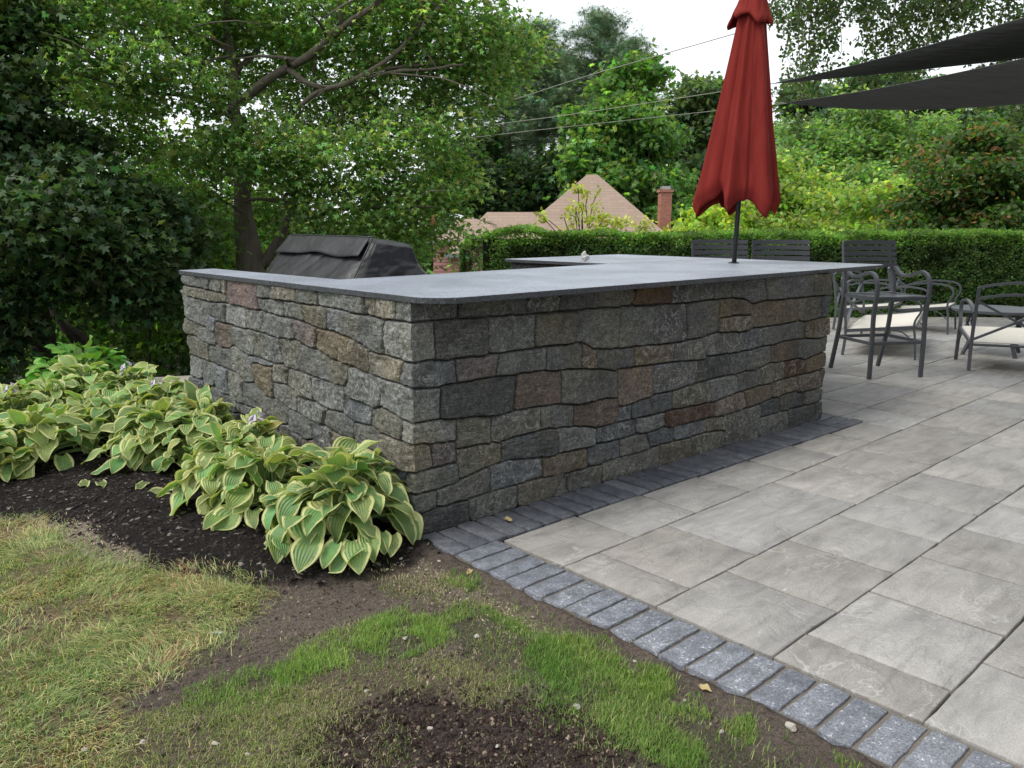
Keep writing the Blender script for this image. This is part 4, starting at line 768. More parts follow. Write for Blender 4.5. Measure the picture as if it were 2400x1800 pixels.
o_ = rock('stone_piece', (gx[0], gx[1], 1.112 + .028), (.055, .04, .035), white, 3); tag(o_, 'small jagged whitish stone lying on the far arm of the counter', 'stone')
m2 = rock('stone_piece', (gx[0] - .01, gx[1] + .01, 1.112 + .062), (.03, .025, .045), white, 8); m2.parent = o_; m2.matrix_parent_inverse = o_.matrix_basis.inverted(); m2.name = 'stone_point'

# ------------------------------------------------------------------ bar chairs
def bar_chair():
    root = empty('bar_chair'); MM = M['metal']; w = .275
    for s in (-1, 1):
        x = s * w
        mb = MB(); mb.sweep(spline([(x, -.28, 0), (x, -.275, .35), (x, -.265, .60), (x, -.285, .80), (x, -.275, .90), (x, -.235, .965), (x, -.17, .99), (x, -.09, .975), (x, .02, .945), (x, .12, .950), (x, .20, 1.0), (x, .245, 1.02)], 44), .0145, .018, sides=4, up=(1, 0, 0)); mb.build('front_leg_and_arm', MM, root, bevel=.003)
        mb = MB(); mb.sweep(spline([(x * .98, .35, 0), (x, .255, .40), (x, .235, .62), (x, .215, .80), (x * .97, .258, 1.02), (x * .95, .302, 1.265)], 26), .0145, .018, sides=4, up=(1, 0, 0)); mb.build('rear_leg', MM, root, bevel=.003)
    for i in range(5):
        z = 1.255 - i * .054; y = .292 - (1.27 - z) * .17; mb = MB(); q = [(xx, y - .020 + .028 * (1 - (xx / w) ** 2), z + .004 * (1 - (xx / w) ** 2)) for xx in np.linspace(-w - .016, w + .016, 13)]
        mb.sweep(q, .0045, .0205, sides=4, up=(0, 0, 1)); mb.build('back_slat', MM, root)
    mb = MB()
    for i in range(8):
        y0 = -.255 + i * .062; zz = .775 - .018 * math.sin(i / 7 * math.pi) + (-.012 if i == 0 else 0); mb.sweep([(-.262, y0, zz), (0, y0, zz - .008), (.262, y0, zz)], .0275, .005, sides=4, up=(0, 0, 1))
    mb.build('seat', MM, root)
    mb = MB(); mb.sweep([(-w, -.27, .755), (-w, .23, .75)], .008, .018, sides=4); mb.sweep([(w, -.27, .755), (w, .23, .75)], .008, .018, sides=4)
    mb.sweep([(-w, -.27, .75), (w, -.27, .75)], .008, .018, sides=4); mb.sweep([(-w, .225, .75), (w, .225, .75)], .008, .018, sides=4); mb.build('seat_frame', MM, root)
    for a, b in (((-w, -.277, .335), (w, -.277, .335)), ((-w, .265, .335), (w, .265, .335)), ((-w, -.277, .335), (-w, .265, .335)), ((w, -.277, .335), (w, .265, .335))):
        mb = MB(); mb.sweep([a, b], .010, .015, sides=4); mb.build('stretcher', MM, root)
    return root
bc = bar_chair(); bc.location = (5.80, .385, 0); bc.rotation_euler = (0, 0, math.radians(-30.7))
tag(bc, 'dark metal bar chair with arms standing clear beyond the right end of the bar', 'chair', 'bar chairs with slatted backs')
for lab, px, wd in (('bar chair whose slatted back shows directly left of and behind the umbrella pole', 1686, 8.15), ('bar chair showing only its slatted back between umbrella pole and free-standing bar chair', 1829, 8.05)):
    c = copy_tree(bc); p = W(px, 560, wd); a = math.radians(-38 if px < 1700 else -42); p0 = np.array([p[0], p[1]]) - .29 * np.array([-math.sin(a), math.cos(a)])
    c.location = (p0[0], p0[1], 0); c.rotation_euler = (0, 0, a); c['label'] = lab

# ------------------------------------------------------------------ lounge chairs and table
def lounge(w=.36, name='lounge_chair'):
    root = empty(name); MM = M['metal']
    for s in (-1, 1):
        x = s * w
        mb = MB(); mb.sweep(spline([(x, -.37, 0), (x, -.35, .22), (x, -.33, .40), (x, -.38, .52), (x, -.37, .60), (x, -.30, .645), (x, -.12, .665), (x, .12, .645), (x, .33, .575)], 34), .011, .017, sides=4, up=(1, 0, 0)); mb.build('front_leg_and_arm', MM, root)
        mb = MB(); mb.sweep(spline([(x, .36, 0), (x, .345, .25), (x, .375, .55), (x, .43, .83)], 18), .014, .015, sides=4, up=(1, 0, 0)); mb.build('rear_leg', MM, root)
        mb = MB(); mb.sweep([(x, -.34, .355), (x, .345, .275)], .010, .017, sides=4); mb.sweep(spline([(x, -.34, .20), (x, -.20, .30), (x, .0, .315)], 8), .006, .009, sides=4, up=(1, 0, 0)); mb.build('side_rail', MM, root)
    for z, y, h in ((.83, .43, .055), (.72, .412, .05)):
        mb = MB(); mb.sweep([(xx, y + .03 * (1 - (xx / w) ** 2), z + h * (1 - (xx / w) ** 2)) for xx in np.linspace(-w, w, 15)], .010, .013, sides=4, up=(0, 0, 1)); mb.build('back_rail', MM, root)
    for s in (-1, 1):
        mb = MB(); mb.sweep([(-s * w, .405, .70), (0, .40 + s * .006, .505), (s * w, .352, .31)], .011, .015, sides=4, up=(0, 1, 0)); mb.build('back_cross_bar', MM, root)
    for q in ((-.345, .352), (.345, .262)): mb = MB(); mb.sweep([(-w, *q), (w, *q)], .012, .014, sides=6); mb.build('seat_rail', MM, root)
    V = []; n = 14
    for i in range(n):
        for j in range(n):
            x = -w + .015 + (2 * w - .03) * i / (n - 1); t = j / (n - 1); V.append((x, -.335 + .67 * t, .372 - .085 * t - .022 * math.sin(t * math.pi) * (1 - (x / w) ** 2 * .5)))
    o_ = fast('seat_sling', V, np.array([(i * n + j, (i + 1) * n + j, (i + 1) * n + j + 1, i * n + j + 1) for i in range(n - 1) for j in range(n - 1)]), M['sling'], root, smooth=True); s_ = o_.modifiers.new('t', 'SOLIDIFY'); s_.thickness = .006
    return root
lc = lounge(); lc.location = (7.10, -.33, 0); lc.rotation_euler = (0, 0, math.radians(118)); LG = 'low lounge chairs with cream sling seats'
tag(lc, 'low cream-seated lounge chair with crossed back bars cut by the right picture edge', 'lounge chair', LG)
for lab, x, y, a in (('farthest lounge chair, at the corner of the bar, near the hedge', 9.15, 1.98, 12), ('lounge chair by the hedge whose cream seat shows right of the free-standing bar chair', 9.62, 1.42, 12)):
    c = copy_tree(lc); c.location = (x, y, 0); c.rotation_euler = (0, 0, math.radians(a)); c['label'] = lab
lv = lounge(.86, 'lounge_bench'); lv.location = (7.56, 1.05, 0); lv.rotation_euler = (0, 0, math.radians(18.2)); tag(lv, 'wide low bench with cream sling seat, seen through the legs of the free-standing bar chair', 'bench')
tb = empty('side_table', (8.0, .05, 0)); tag(tb, 'low round dark metal table standing beyond the crossed-back lounge chair', 'table')
mb = MB(); mb.sweep([(0, 0, .475), (0, 0, .48), (0, 0, .507), (0, 0, .512)], [.43, .44, .44, .43], sides=40); mb.build('table_top', M['metal'], tb)
for i in range(4):
    a = math.radians(45 + 90 * i + 12); mb = MB(); mb.sweep(spline([(.36 * math.cos(a), .36 * math.sin(a), 0), (.29 * math.cos(a), .29 * math.sin(a), .18), (.34 * math.cos(a), .34 * math.sin(a), .34), (.31 * math.cos(a), .31 * math.sin(a), .48)], 16), .018, .012, sides=4); mb.build('leg', M['metal'], tb)

# ------------------------------------------------------------------ shade sails
def sail(name, label, tip, near, far_, sag, droop=.0):
    """triangular cloth: hollow edges, slight belly"""
    root_ = None; n = 26; V = []; tip, near, far_ = map(np.array, (tip, near, far_))
    for i in range(n + 1):
        u = i / n
        for j in range(n + 1):
            v = j / n; a = tip + (near - tip) * u; b = tip + (far_ - tip) * u; c = 4 * u * (1 - u); mid = (near + far_) / 2 - tip
            side = (far_ - near); side = side / np.linalg.norm(side); a = a + side * sag * c - np.array([0, 0, .03 * c]); b = b - side * sag * c - np.array([0, 0, droop * c])
            p = a * (1 - v) + b * v; p[2] -= .10 * math.sin(math.pi * v) * u + .010 * math.sin(v * 40 + u * 6) * u; V.append(p)
    o_ = fast(name, V, np.array([(i * (n + 1) + j, (i + 1) * (n + 1) + j, (i + 1) * (n + 1) + j + 1, i * (n + 1) + j + 1) for i in range(n) for j in range(n)]), M['shade'], smooth=True)
    s_ = o_.modifiers.new('t', 'SOLIDIFY'); s_.thickness = .004; tag(o_, label, 'shade sail', 'dark shade sails'); return o_
s1 = sail('shade_sail', 'upper of the two dark shade sails reaching in from the right', W(1806, 196, 8.2), W(2760, -62, 3.9), W(2760, 86, 5.6), .0, .02)
s2 = sail('shade_sail', 'lower of the two dark shade sails reaching in from the right', W(1838, 240, 8.0), W(2760, 60, 3.9), W(2760, 190, 5.6), .0, .12)
mb = MB(); mb.sweep([W(1806, 196, 8.2), W(1740, 208, 12)], .004, sides=5); o_ = mb.build('sail_rope', M['pole']); o_.parent = s1
mb = MB(); mb.sweep([W(1838, 240, 8.0), W(1760, 244, 12)], .004, sides=5); o_ = mb.build('sail_rope', M['pole']); o_.parent = s2

# ------------------------------------------------------------------ overhead wires
wire = simple('weathered_cable', (.34, .33, .28), .6, .3, var=.1)
for lab, pts, D0, D1, rr in (('uppermost overhead wire crossing the sky behind the umbrella', [(800, 352), (905, 322), (1000, 296), (1200, 235), (1380, 177), (1728, 77), (1899, 24), (2020, -20)], 17, 9, .007),
  ('middle overhead wire crossing in front of the pines', [(860, 342), (1000, 316), (1166, 291), (1354, 266), (1696, 214), (2100, 150)], 19, 14, .007),
  ('lowest overhead wire crossing in front of the pines', [(860, 352), (1000, 335), (1250, 306), (1683, 259), (2100, 215)], 20, 16, .006)):
    n = len(pts); P_ = [W(x, y, D0 + (D1 - D0) * (x - pts[0][0]) / (pts[-1][0] - pts[0][0])) for x, y in pts]; mb = MB(); mb.sweep(spline(P_, 40), rr, sides=5)
    tag(mb.build('overhead_wire', wire, smooth=True), lab, 'wire', 'overhead wires')

# ------------------------------------------------------------------ neighbour's house
k = NT('shingles'); P = k.obj(); br = k.n("ShaderNodeTexBrick"); k.l(P, br.inputs[0]); br.inputs['Scale'].default_value = 1.0; br.inputs['Brick Width'].default_value = .45; br.inputs['Row Height'].default_value = .13; br.inputs['Mortar Size'].default_value = .012
br.inputs['Color1'].default_value = (.27, .195, .15, 1); br.inputs['Color2'].default_value = (.315, .23, .18, 1); br.inputs['Mortar'].default_value = (.20, .155, .12, 1)
sep = k.n("ShaderNodeSeparateXYZ"); k.l(P, sep.inputs[0]); cxy = k.n("ShaderNodeCombineXYZ"); k.l(sep.outputs[0], cxy.inputs[0]); k.l(sep.outputs[2], cxy.inputs[1]); k.l(cxy.outputs[0], br.inputs[0])
M['roof'] = k.fin(k.mix(.35, br.outputs[0], k.mix(k.noise(P, 3, 4), (.22, .165, .13), (.36, .27, .215))), .9, .15)
k = NT('pink_clapboard'); P = k.obj(); wv = k.n("ShaderNodeTexWave", wave_type='BANDS', bands_direction='Z'); wv.inputs['Scale'].default_value = 2.2; k.l(P, wv.inputs[0]); M['clap'] = k.fin(k.mix(wv.outputs[1], (.33, .16, .14), (.50, .29, .26)), .8, .2)
k = NT('chimney_brick'); P = k.obj(); br = k.n("ShaderNodeTexBrick"); br.inputs['Scale'].default_value = 4.; br.inputs['Color1'].default_value = (.30, .10, .065, 1); br.inputs['Color2'].default_value = (.40, .16, .11, 1); br.inputs['Mortar'].default_value = (.32, .26, .22, 1)
sep = k.n("ShaderNodeSeparateXYZ"); k.l(P, sep.inputs[0]); cxy = k.n("ShaderNodeCombineXYZ"); k.l(sep.outputs[0], cxy.inputs[0]); k.l(sep.outputs[2], cxy.inputs[1]); k.l(cxy.outputs[0], br.inputs[0]); M['chim'] = k.fin(br.outputs[0], .9, .2)
M['fascia'] = simple('grey_fascia', (.20, .22, .23), .6)
hb_ = W(1390, 560, 36); hb_[2] = float(ground_z(hb_[0], hb_[1])); hs = empty('hipped_house', tuple(hb_), math.atan2(LH[1], LH[0])); tag(hs, 'house with tan hipped roofs and pink clapboard walls beyond the hedge', 'house')
HX = np.array([LH[0], LH[1]]); HY = FH
def hl(px, py, D):     # house-local coordinates of a picture point
    p = W(px, py, D) - hb_; return (float(p[:2] @ HX), float(p[:2] @ HY), float(p[2]))
def hipped(name, e, ridge, th=.16):
    """e: four eave corners FL, FR, BR, BL; ridge: two points"""
    mb = MB(); a, b = ridge; V = list(e) + [a, b]; mb.add(V, [(0, 1, 5, 4), (1, 2, 5), (2, 3, 4, 5), (3, 0, 4)])
    o_ = mb.build(name, M['roof'], hs); f = MB(); E = [(x, y, z - th) for x, y, z in e]; f.add(list(e) + E, [(0, 4, 5, 1), (1, 5, 6, 2), (2, 6, 7, 3), (3, 7, 4, 0), (4, 7, 6, 5)]); 
    fo = f.build('fascia', M['fascia'], o_); return o_
def box_wall(x0, x1, y0, y1, z0, z1): mb = MB(); mb.box((x0, y0, z0), (x1, y1, z1)); return mb.build('wall', M['clap'], hs)
r1 = hl(1376, 409, 36.5); r2 = hl(1400, 409, 36.5); el = hl(1176, 585, 32); er = hl(1606, 585, 32); ez = el[2]
hipped('roof', [(el[0], el[1], ez), (er[0], el[1], ez), (er[0], el[1] + 10, ez), (el[0], el[1] + 10, ez)], (r1, r2)); box_wall(el[0] + .4, er[0] - .4, el[1] + .4, el[1] + 9.6, 0, ez - .16)
a = hl(1142, 497, 35.5); b = hl(1300, 497, 35.5); e0 = hl(1040, 594, 31.5); hipped('roof', [(e0[0], e0[1], e0[2]), (b[0], e0[1], e0[2]), (b[0], e0[1] + 8, e0[2]), (e0[0], e0[1] + 8, e0[2])], (a, b)); box_wall(e0[0] + .25, b[0], e0[1] + .35, e0[1] + 7.6, 0, e0[2] - .16)
a = hl(1139, 517, 32.2); e0 = hl(1092, 566, 30.6); e1 = hl(1190, 566, 30.6); hipped('roof', [(e0[0], e0[1], e0[2]), (e1[0], e0[1], e0[2]), (e1[0], e0[1] + 3, e0[2]), (e0[0], e0[1] + 3, e0[2])], (a, (a[0] + .2, a[1] + 3, a[2]))); box_wall(e0[0] + .25, e1[0] - .2, e0[1] + .3, e0[1] + 2.6, 0, e0[2] - .16)
a = hl(1068, 513, 38); b = hl(1150, 513, 38); e0 = hl(1000, 562, 36); hipped('roof', [(e0[0], e0[1], e0[2]), (b[0], e0[1], e0[2]), (b[0], e0[1] + 5, e0[2]), (e0[0], e0[1] + 5, e0[2])], (a, b)); box_wall(e0[0] + .25, b[0], e0[1] + .35, e0[1] + 4.6, 0, e0[2] - .16)
c0 = hl(1448, 460, 35); c1 = hl(1475, 460, 35); zt = hl(1460, 450, 35)[2]
mb = MB(); mb.box((0, 0, 0), (1, 1, 1)); mb.v = []; mb.f = []; mb.n = 0
cx0 = hl(1549, 460, 35)[0]; cx1 = hl(1575, 460, 35)[0]
mb.box((cx0, c0[1], .3), (cx1, c0[1] + .7, zt)); mb.box((cx0 - .06, c0[1] - .06, zt), (cx1 + .06, c0[1] + .76, zt + .12)); ch = mb.build('chimney', M['chim'], hs)
mb = MB(); mb.box((cx0 + .06, c0[1] + .1, zt + .12), (cx1 - .06, c0[1] + .6, zt + .26)); mb.build('chimney_cap', simple('galvanised_metal', (.5, .5, .5), .4, .5, .8), ch)

# low wall with a pale cap behind the hostas
lw = empty('low_stone_wall', (.05, 4.05, 0)); tag(lw, 'low wall with pale tan cap stone ending behind the stone bar', 'wall')
mb = MB(); mb.box((-.02, -.13, -.4), (1.6, .13, -.045)); mb.build('wall_body', M['stone_core'], lw)
mb = MB(); mb.box((-.06, -.17, -.045), (1.64, .17, .03)); mb.build('cap_stone', simple('tan_cap', (.50, .44, .36), .8, .3, bs=30, bst=.4, bd=.004, var=.12), lw, bevel=.008)
lw.rotation_euler = (0, 0, math.radians(-25)); lw.location = (.05, 4.25, .07)

# ------------------------------------------------------------------ house added out of the picture at the right to shade the bar front
k = NT('grey_clapboard'); P = k.obj(); wv = k.n("ShaderNodeTexWave", wave_type='BANDS', bands_direction='Z'); wv.inputs['Scale'].default_value = 3; k.l(P, wv.inputs[0]); M['clap2'] = k.fin(k.mix(wv.outputs[1], (.14, .135, .125), (.20, .195, .18)), .8, .2)
oh = empty('added_shade_house', (0, -5.6, 0)); tag(oh, 'added two storey grey clapboard house, out of view at the right, shading the bar front', 'house')
mb = MB(); mb.box((-.5, -8, -.1), (15, 0, 5.6)); mb.build('wall', M['clap2'], oh)
mb = MB(); mb.add([(-1, .6, 5.6), (15.5, .6, 5.6), (15.5, -8.6, 5.6), (-1, -8.6, 5.6), (-1, -4, 8.2), (15.5, -4, 8.2)], [(0, 1, 5, 4), (2, 3, 4, 5), (3, 0, 4), (1, 2, 5), (3, 2, 1, 0)]); mb.build('roof', M['roof'], oh)
gl = simple('window_glass', (.03, .035, .04), .08, .6)
for x in (1, 4, 7.5, 11):
    for z in (.9, 3.4):
        mb = MB(); mb.box((x - .06, .004, z - .06), (x + 1.26, .05, z + 1.46)); f_ = mb.build('window', M['fascia'], oh); mb = MB(); mb.box((x, .02, z), (x + 1.2, .056, z + 1.4)); mb.build('pane', gl, f_)

# ------------------------------------------------------------------ hostas
k = NT('hosta_leaf'); uv = k.attr('luv', 'Vector'); sep = k.n("ShaderNodeSeparateXYZ"); k.l(uv, sep.inputs[0]); P = k.co(); U = k.math('ABSOLUTE', sep.outputs[0]); Vv = sep.outputs[1]; c0 = k.attr('col')
nz = k.noise(P, 38, 3, .6); ed = k.math('ADD', U, k.math('MULTIPLY', k.math('SUBTRACT', nz, .5), .55)); ed = k.math('ADD', ed, k.math('MULTIPLY', k.math('POWER', Vv, 7.), .45))
mg = k.ramp(ed, [(.68, 0.), (.76, 1.)]); c = k.mix(k.ramp(k.noise(P, 22, 3), [(.35, 0.), (.7, .6)]), c0, k.mix(1., c0, (1.5, 1.35, .9), 'MULTIPLY')); c = k.mix(mg, c, (.60, .61, .27))
tipb = k.math('MULTIPLY', k.ramp(k.math('ADD', ed, k.math('MULTIPLY', k.noise(P, 9, 2), .7)), [(1.18, 0.), (1.32, 1.)]), .75); c = k.mix(tipb, c, (.30, .20, .10))
# curved veins running from the stalk to the tip
vn = k.math('SINE', k.math('MULTIPLY', sep.outputs[0], 26.)); M['hosta'] = k.fin(c, .42, .4, k.bump(vn, .55, .004, k.bump(k.noise(P, 150, 2), .5, .003)), trans=.28, tcol=k.mix(1., c, (1.2, 1.3, .5), 'MULTIPLY'))
k = NT('broad_leaf'); uv = k.attr('luv', 'Vector'); sep = k.n("ShaderNodeSeparateXYZ"); k.l(uv, sep.inputs[0]); c0 = k.attr('col'); P = k.co(); vn = k.math('SINE', k.math('MULTIPLY', k.math('SUBTRACT', sep.outputs[1], k.math('MULTIPLY', k.math('ABSOLUTE', sep.outputs[0]), .35)), 34.))
c = k.mix(k.ramp(k.math('ABSOLUTE', sep.outputs[0]), [(.03, .5), (.07, 0.)]), c0, (.30, .42, .16)); M['broad'] = k.fin(c, .5, .35, k.bump(vn, .4, .003), trans=.3, tcol=k.mix(1., c, (1.2, 1.3, .5), 'MULTIPLY'))
NU, NV = 9, 11
def leaf_grid(base, az, pitch, L, wd, droop, r, cup=.25, wave=.05, heart=True):
    """one blade: starts at base heading az with the given pitch and bends over"""
    v = np.linspace(0, 1, NV); ang = pitch - droop * v ** 1.15; ds = L / (NV - 1); x = np.concatenate([[0], np.cumsum(np.cos(ang[:-1]) * ds)]); z = np.concatenate([[0], np.cumsum(np.sin(ang[:-1]) * ds)])
    if heart: wv = wd * np.sin(np.pi * np.clip(v * .93 + .07, 0, 1) ** .72) ** .75 * (1 - .25 * v)
    else: wv = wd * np.sin(np.pi * v ** .85) ** .8
    wv[-1] = 0; u = np.linspace(-1, 1, NU); tw = r.normal(0, .55); ph = r.random() * 6
    ca, sa = math.cos(az), math.sin(az); fwd = np.array([ca, sa, 0]); side = np.array([-sa, ca, 0]); out = []
    for i in range(NV):
        n = fwd * -math.sin(ang[i]) + np.array([0, 0, 1]) * math.cos(ang[i]); s = side * math.cos(tw * v[i]) + n * math.sin(tw * v[i]); n2 = n * math.cos(tw * v[i]) - side * math.sin(tw * v[i]); f = fwd * math.cos(ang[i]) + np.array([0, 0, math.sin(ang[i])])
        c = base + fwd * x[i] + np.array([0, 0, z[i]])
        for uu in u:
            h = cup * wv[i] * abs(uu) ** 1.6 + wave * wd * math.sin(v[i] * 9 + ph + (2 if uu > 0 else 0)) * abs(uu) ** 2
            back = -.16 * L * max(0, 1 - v[i] / .18) * (abs(uu) ** 1.5) if heart else 0
            out.append(c + s * uu * wv[i] + n2 * h + f * back)
    return np.array(out)
UVT = np.array([(u, v) for v in np.linspace(0, 1, NV) for u in np.linspace(-1, 1, NU)])
FT = np.array([(i * NU + j, i * NU + j + 1, (i + 1) * NU + j + 1, (i + 1) * NU + j) for i in range(NV - 1) for j in range(NU - 1)])
def plant(name, label, loc, R_, H, nleaf, L, seed, mat='hosta', base_c=(.10, .185, .07), cat='plant', group=None, heart=True, flower=0, wl=.40, squash=None, skip=None):
    r = np.random.default_rng(seed); V = []; Fx = []; UVs = []; C_ = []; root = empty(name, loc); tag(root, label, cat, group); st = MB(); m_ = 0
    nleaf = int(nleaf * 2.1); L = L * .90
    for i in range(nleaf):
        q = (i + .5) / nleaf; ring = q ** .62; az = i * 2.39996 + r.normal(0, .25); rad = R_ * (.08 + .80 * ring) * r.uniform(.8, 1.12); hh = H * (1.06 - .84 * ring ** 1.9) * r.uniform(.85, 1.1)
        if squash is not None: rad *= 1 - squash[1] * max(0, math.cos(az - squash[0]))
        b = np.array([math.cos(az) * rad, math.sin(az) * rad, max(.05, hh)]); pit = math.radians(34 - 58 * ring + r.normal(0, 22)); dr = math.radians(45 + 35 * ring + r.normal(0, 24)); LL = L * r.uniform(.6, 1.12) * (.8 + .25 * ring)
        if ring > .93: pit = math.radians(-25 + r.normal(0, 12)); dr = math.radians(30)
        g_ = leaf_grid(b, az + r.normal(0, .6), pit, LL, LL * wl * r.uniform(.85, 1.2), dr, r, cup=r.uniform(.0, .38), wave=r.uniform(.04, .2), heart=heart); g_[:, 2] = np.maximum(g_[:, 2], .006 + .01 * r.random())
        V.append(g_); Fx.append(FT + m_); UVs.append(UVT); m_ += len(g_); cc = np.array(base_c) * math.exp(r.normal(0, .16)); cc[0] *= math.exp(r.normal(0, .18)); C_.append(np.repeat(cc[None], len(g_), 0))
        st.sweep(spline([(math.cos(az) * .03, math.sin(az) * .03, 0), (math.cos(az) * rad * .45, math.sin(az) * rad * .45, b[2] * .75), tuple(b)], 5), .0035, sides=4)
    fast('leaves', np.concatenate(V), np.concatenate(Fx), M[mat], root, colr=np.concatenate(C_), uv=np.concatenate(UVs), smooth=True); st.build('stalks', M['stalk'], root)
    for k_ in range(flower):
        a = r.random() * 6.28; hx = np.array([math.cos(a) * .05, math.sin(a) * .05, H * 1.18]); mb = MB(); mb.sweep([(0, 0, 0), tuple(hx * .6), tuple(hx)], .003, sides=5)
        fs = mb.build('flower_stem', M['stalk'], root); fb = MB()
        for j in range(9): an = j * 2.4; p = hx + np.array([math.cos(an) * .016, math.sin(an) * .016, -.07 + j * .011]); fb.sweep([p, p + np.array([math.cos(an) * .018, math.sin(an) * .018, -.012]), p + np.array([math.cos(an) * .030, math.sin(an) * .030, -.030])], [.003, .008, .011], sides=6)
        fb.build('bell_flowers', M['lilac'], fs)
    return root
M['stalk'] = simple('green_stalk', (.16, .24, .08), .5, .3, var=.2); M['lilac'] = simple('lilac_petal', (.58, .50, .66), .6, .2, var=.1)
HG = 'cream-edged hostas along the bar'
HO = [((820, 1265), .40, .36, 62, .200, 0, 'large cream-edged hosta nearest the camera at the foot of the bar corner'), ((548, 1172), .30, .30, 46, .185, 0, 'hosta directly left of the nearest one, one long leaf lying on the dark mulch'),
      ((680, 1120), .30, .33, 40, .180, 1, 'hosta against the left bar face, directly behind the nearest one'), ((560, 1060), .30, .33, 40, .180, 0, 'hosta against the left bar face, a lilac flower spike rising in front of it'),
      ((375, 1085), .31, .30, 46, .180, 0, 'hosta with drooping brown-edged leaves at the middle of the mulch edge'), ((90, 1085), .36, .30, 50, .185, 0, 'broad hosta at the left picture edge over the mulch'), ((215, 1040), .26, .26, 34, .170, 0, 'hosta with exposed pale stalks between the left edge hosta and the middle one'),
      ((470, 1010), .28, .33, 36, .175, 1, 'hosta by the bar face with one leaf standing up against the stone'), ((330, 990), .32, .36, 44, .180, 1, 'hosta in the back row in front of the tan-capped low wall'), ((210, 985), .32, .35, 44, .180, 0, 'hosta in the back row just in front of the bright green shrub'),
      ((20, 1030), .32, .30, 40, .180, 1, 'hosta at the far left with a pale lilac flower spike'), ((130, 1010), .28, .30, 34, .175, 0, 'hosta in the back row behind the broad left edge hosta'), ((465, 1095), .31, .29, 38, .17, 0, 'small hosta filling the gap behind the one with the long leaf on the mulch'), ((640, 1205), .32, .30, 40, .18, 0, 'hosta squeezed between the nearest one and its left neighbour'), ((280, 1050), .27, .27, 30, .17, 0, 'hosta just behind the drooping brown-edged one, toward the low wall'), ((400, 1040), .28, .32, 32, .17, 0, 'hosta in the second row in front of the hosta with the standing leaf'), ((-90, 1120), .34, .30, 36, .18, 0, 'hosta half out of view past the left picture edge')]
for i, ((px, py), R_, H, n, L, fl, lab) in enumerate(HO):
    x, y = G(px, py, -.03); x = min(x, -.13 - R_ * .28); pl_ = plant('hosta', lab, (x, y, float(nearz(x, y)) if y < 4.5 else -.03), R_, H, n, L, 200 + i, group=HG, flower=fl, squash=(0.0, .45 if x > -.5 else 0), base_c=(.21, .33, .12) if i else (.18, .30, .12))
    if i in (1, 7):
        rr_ = np.random.default_rng(9 + i); L0_ = np.array(pl_.location)
        if i == 7: b_ = W(462, 948, np.dot(L0_ - CAM, R3[2]) - .15); g_ = leaf_grid(b_, 1.9, 1.15, .20, .062, .35, rr_, .15, .05); nm_ = 'standing_leaf'
        else: q_ = G(530, 1196, .05); b_ = np.array([q_[0], q_[1], .05]); g_ = leaf_grid(b_, 3.75, .05, .20, .055, .45, rr_, .15, .08); g_[:, 2] = np.maximum(g_[:, 2], .012); nm_ = 'lying_leaf'
        fast(nm_, g_ - L0_, FT, M['hosta'], pl_, colr=np.repeat(np.array([[.20, .32, .11]]), len(g_), 0), uv=UVT, smooth=True)
x, y = G(200, 948, -.03); plant('hydrangea_shrub', 'bright green broad-leaved shrub without flowers behind the hostas', (x, y, -.05), .52, .42, 100, .19, 230, mat='broad', base_c=(.18, .38, .075), cat='shrub', heart=False, wl=.34)
for i, (px, py) in enumerate([(742, 1118), (588, 1178), (365, 1255), (680, 1240)][:0]): pass

# fallen hosta leaves on the mulch
for i, (px, py, lab) in enumerate([(340, 1134, 'withered pale hosta leaf lying on the mulch by the middle hosta'), (395, 1152, 'long yellowish hosta leaf lying flat on the mulch'), (235, 1127, 'green fallen leaf on the mulch under the middle hosta'), (196, 1135, 'small yellow-green leaf lying on the mulch')]):
    x, y = G(px, py, .0); r = np.random.default_rng(300 + i); g_ = leaf_grid(np.zeros(3), r.random() * 6, .05, .12, .035, .12, r, .1, .2); tag(fast('fallen_leaf', g_, FT, M['hosta'], colr=np.repeat(np.array([[.18, .24, .10]]), len(g_), 0), uv=UVT, smooth=True), lab, 'leaf', 'leaves fallen on the mulch').location = (x, y, float(nearz(x, y)) + .012)

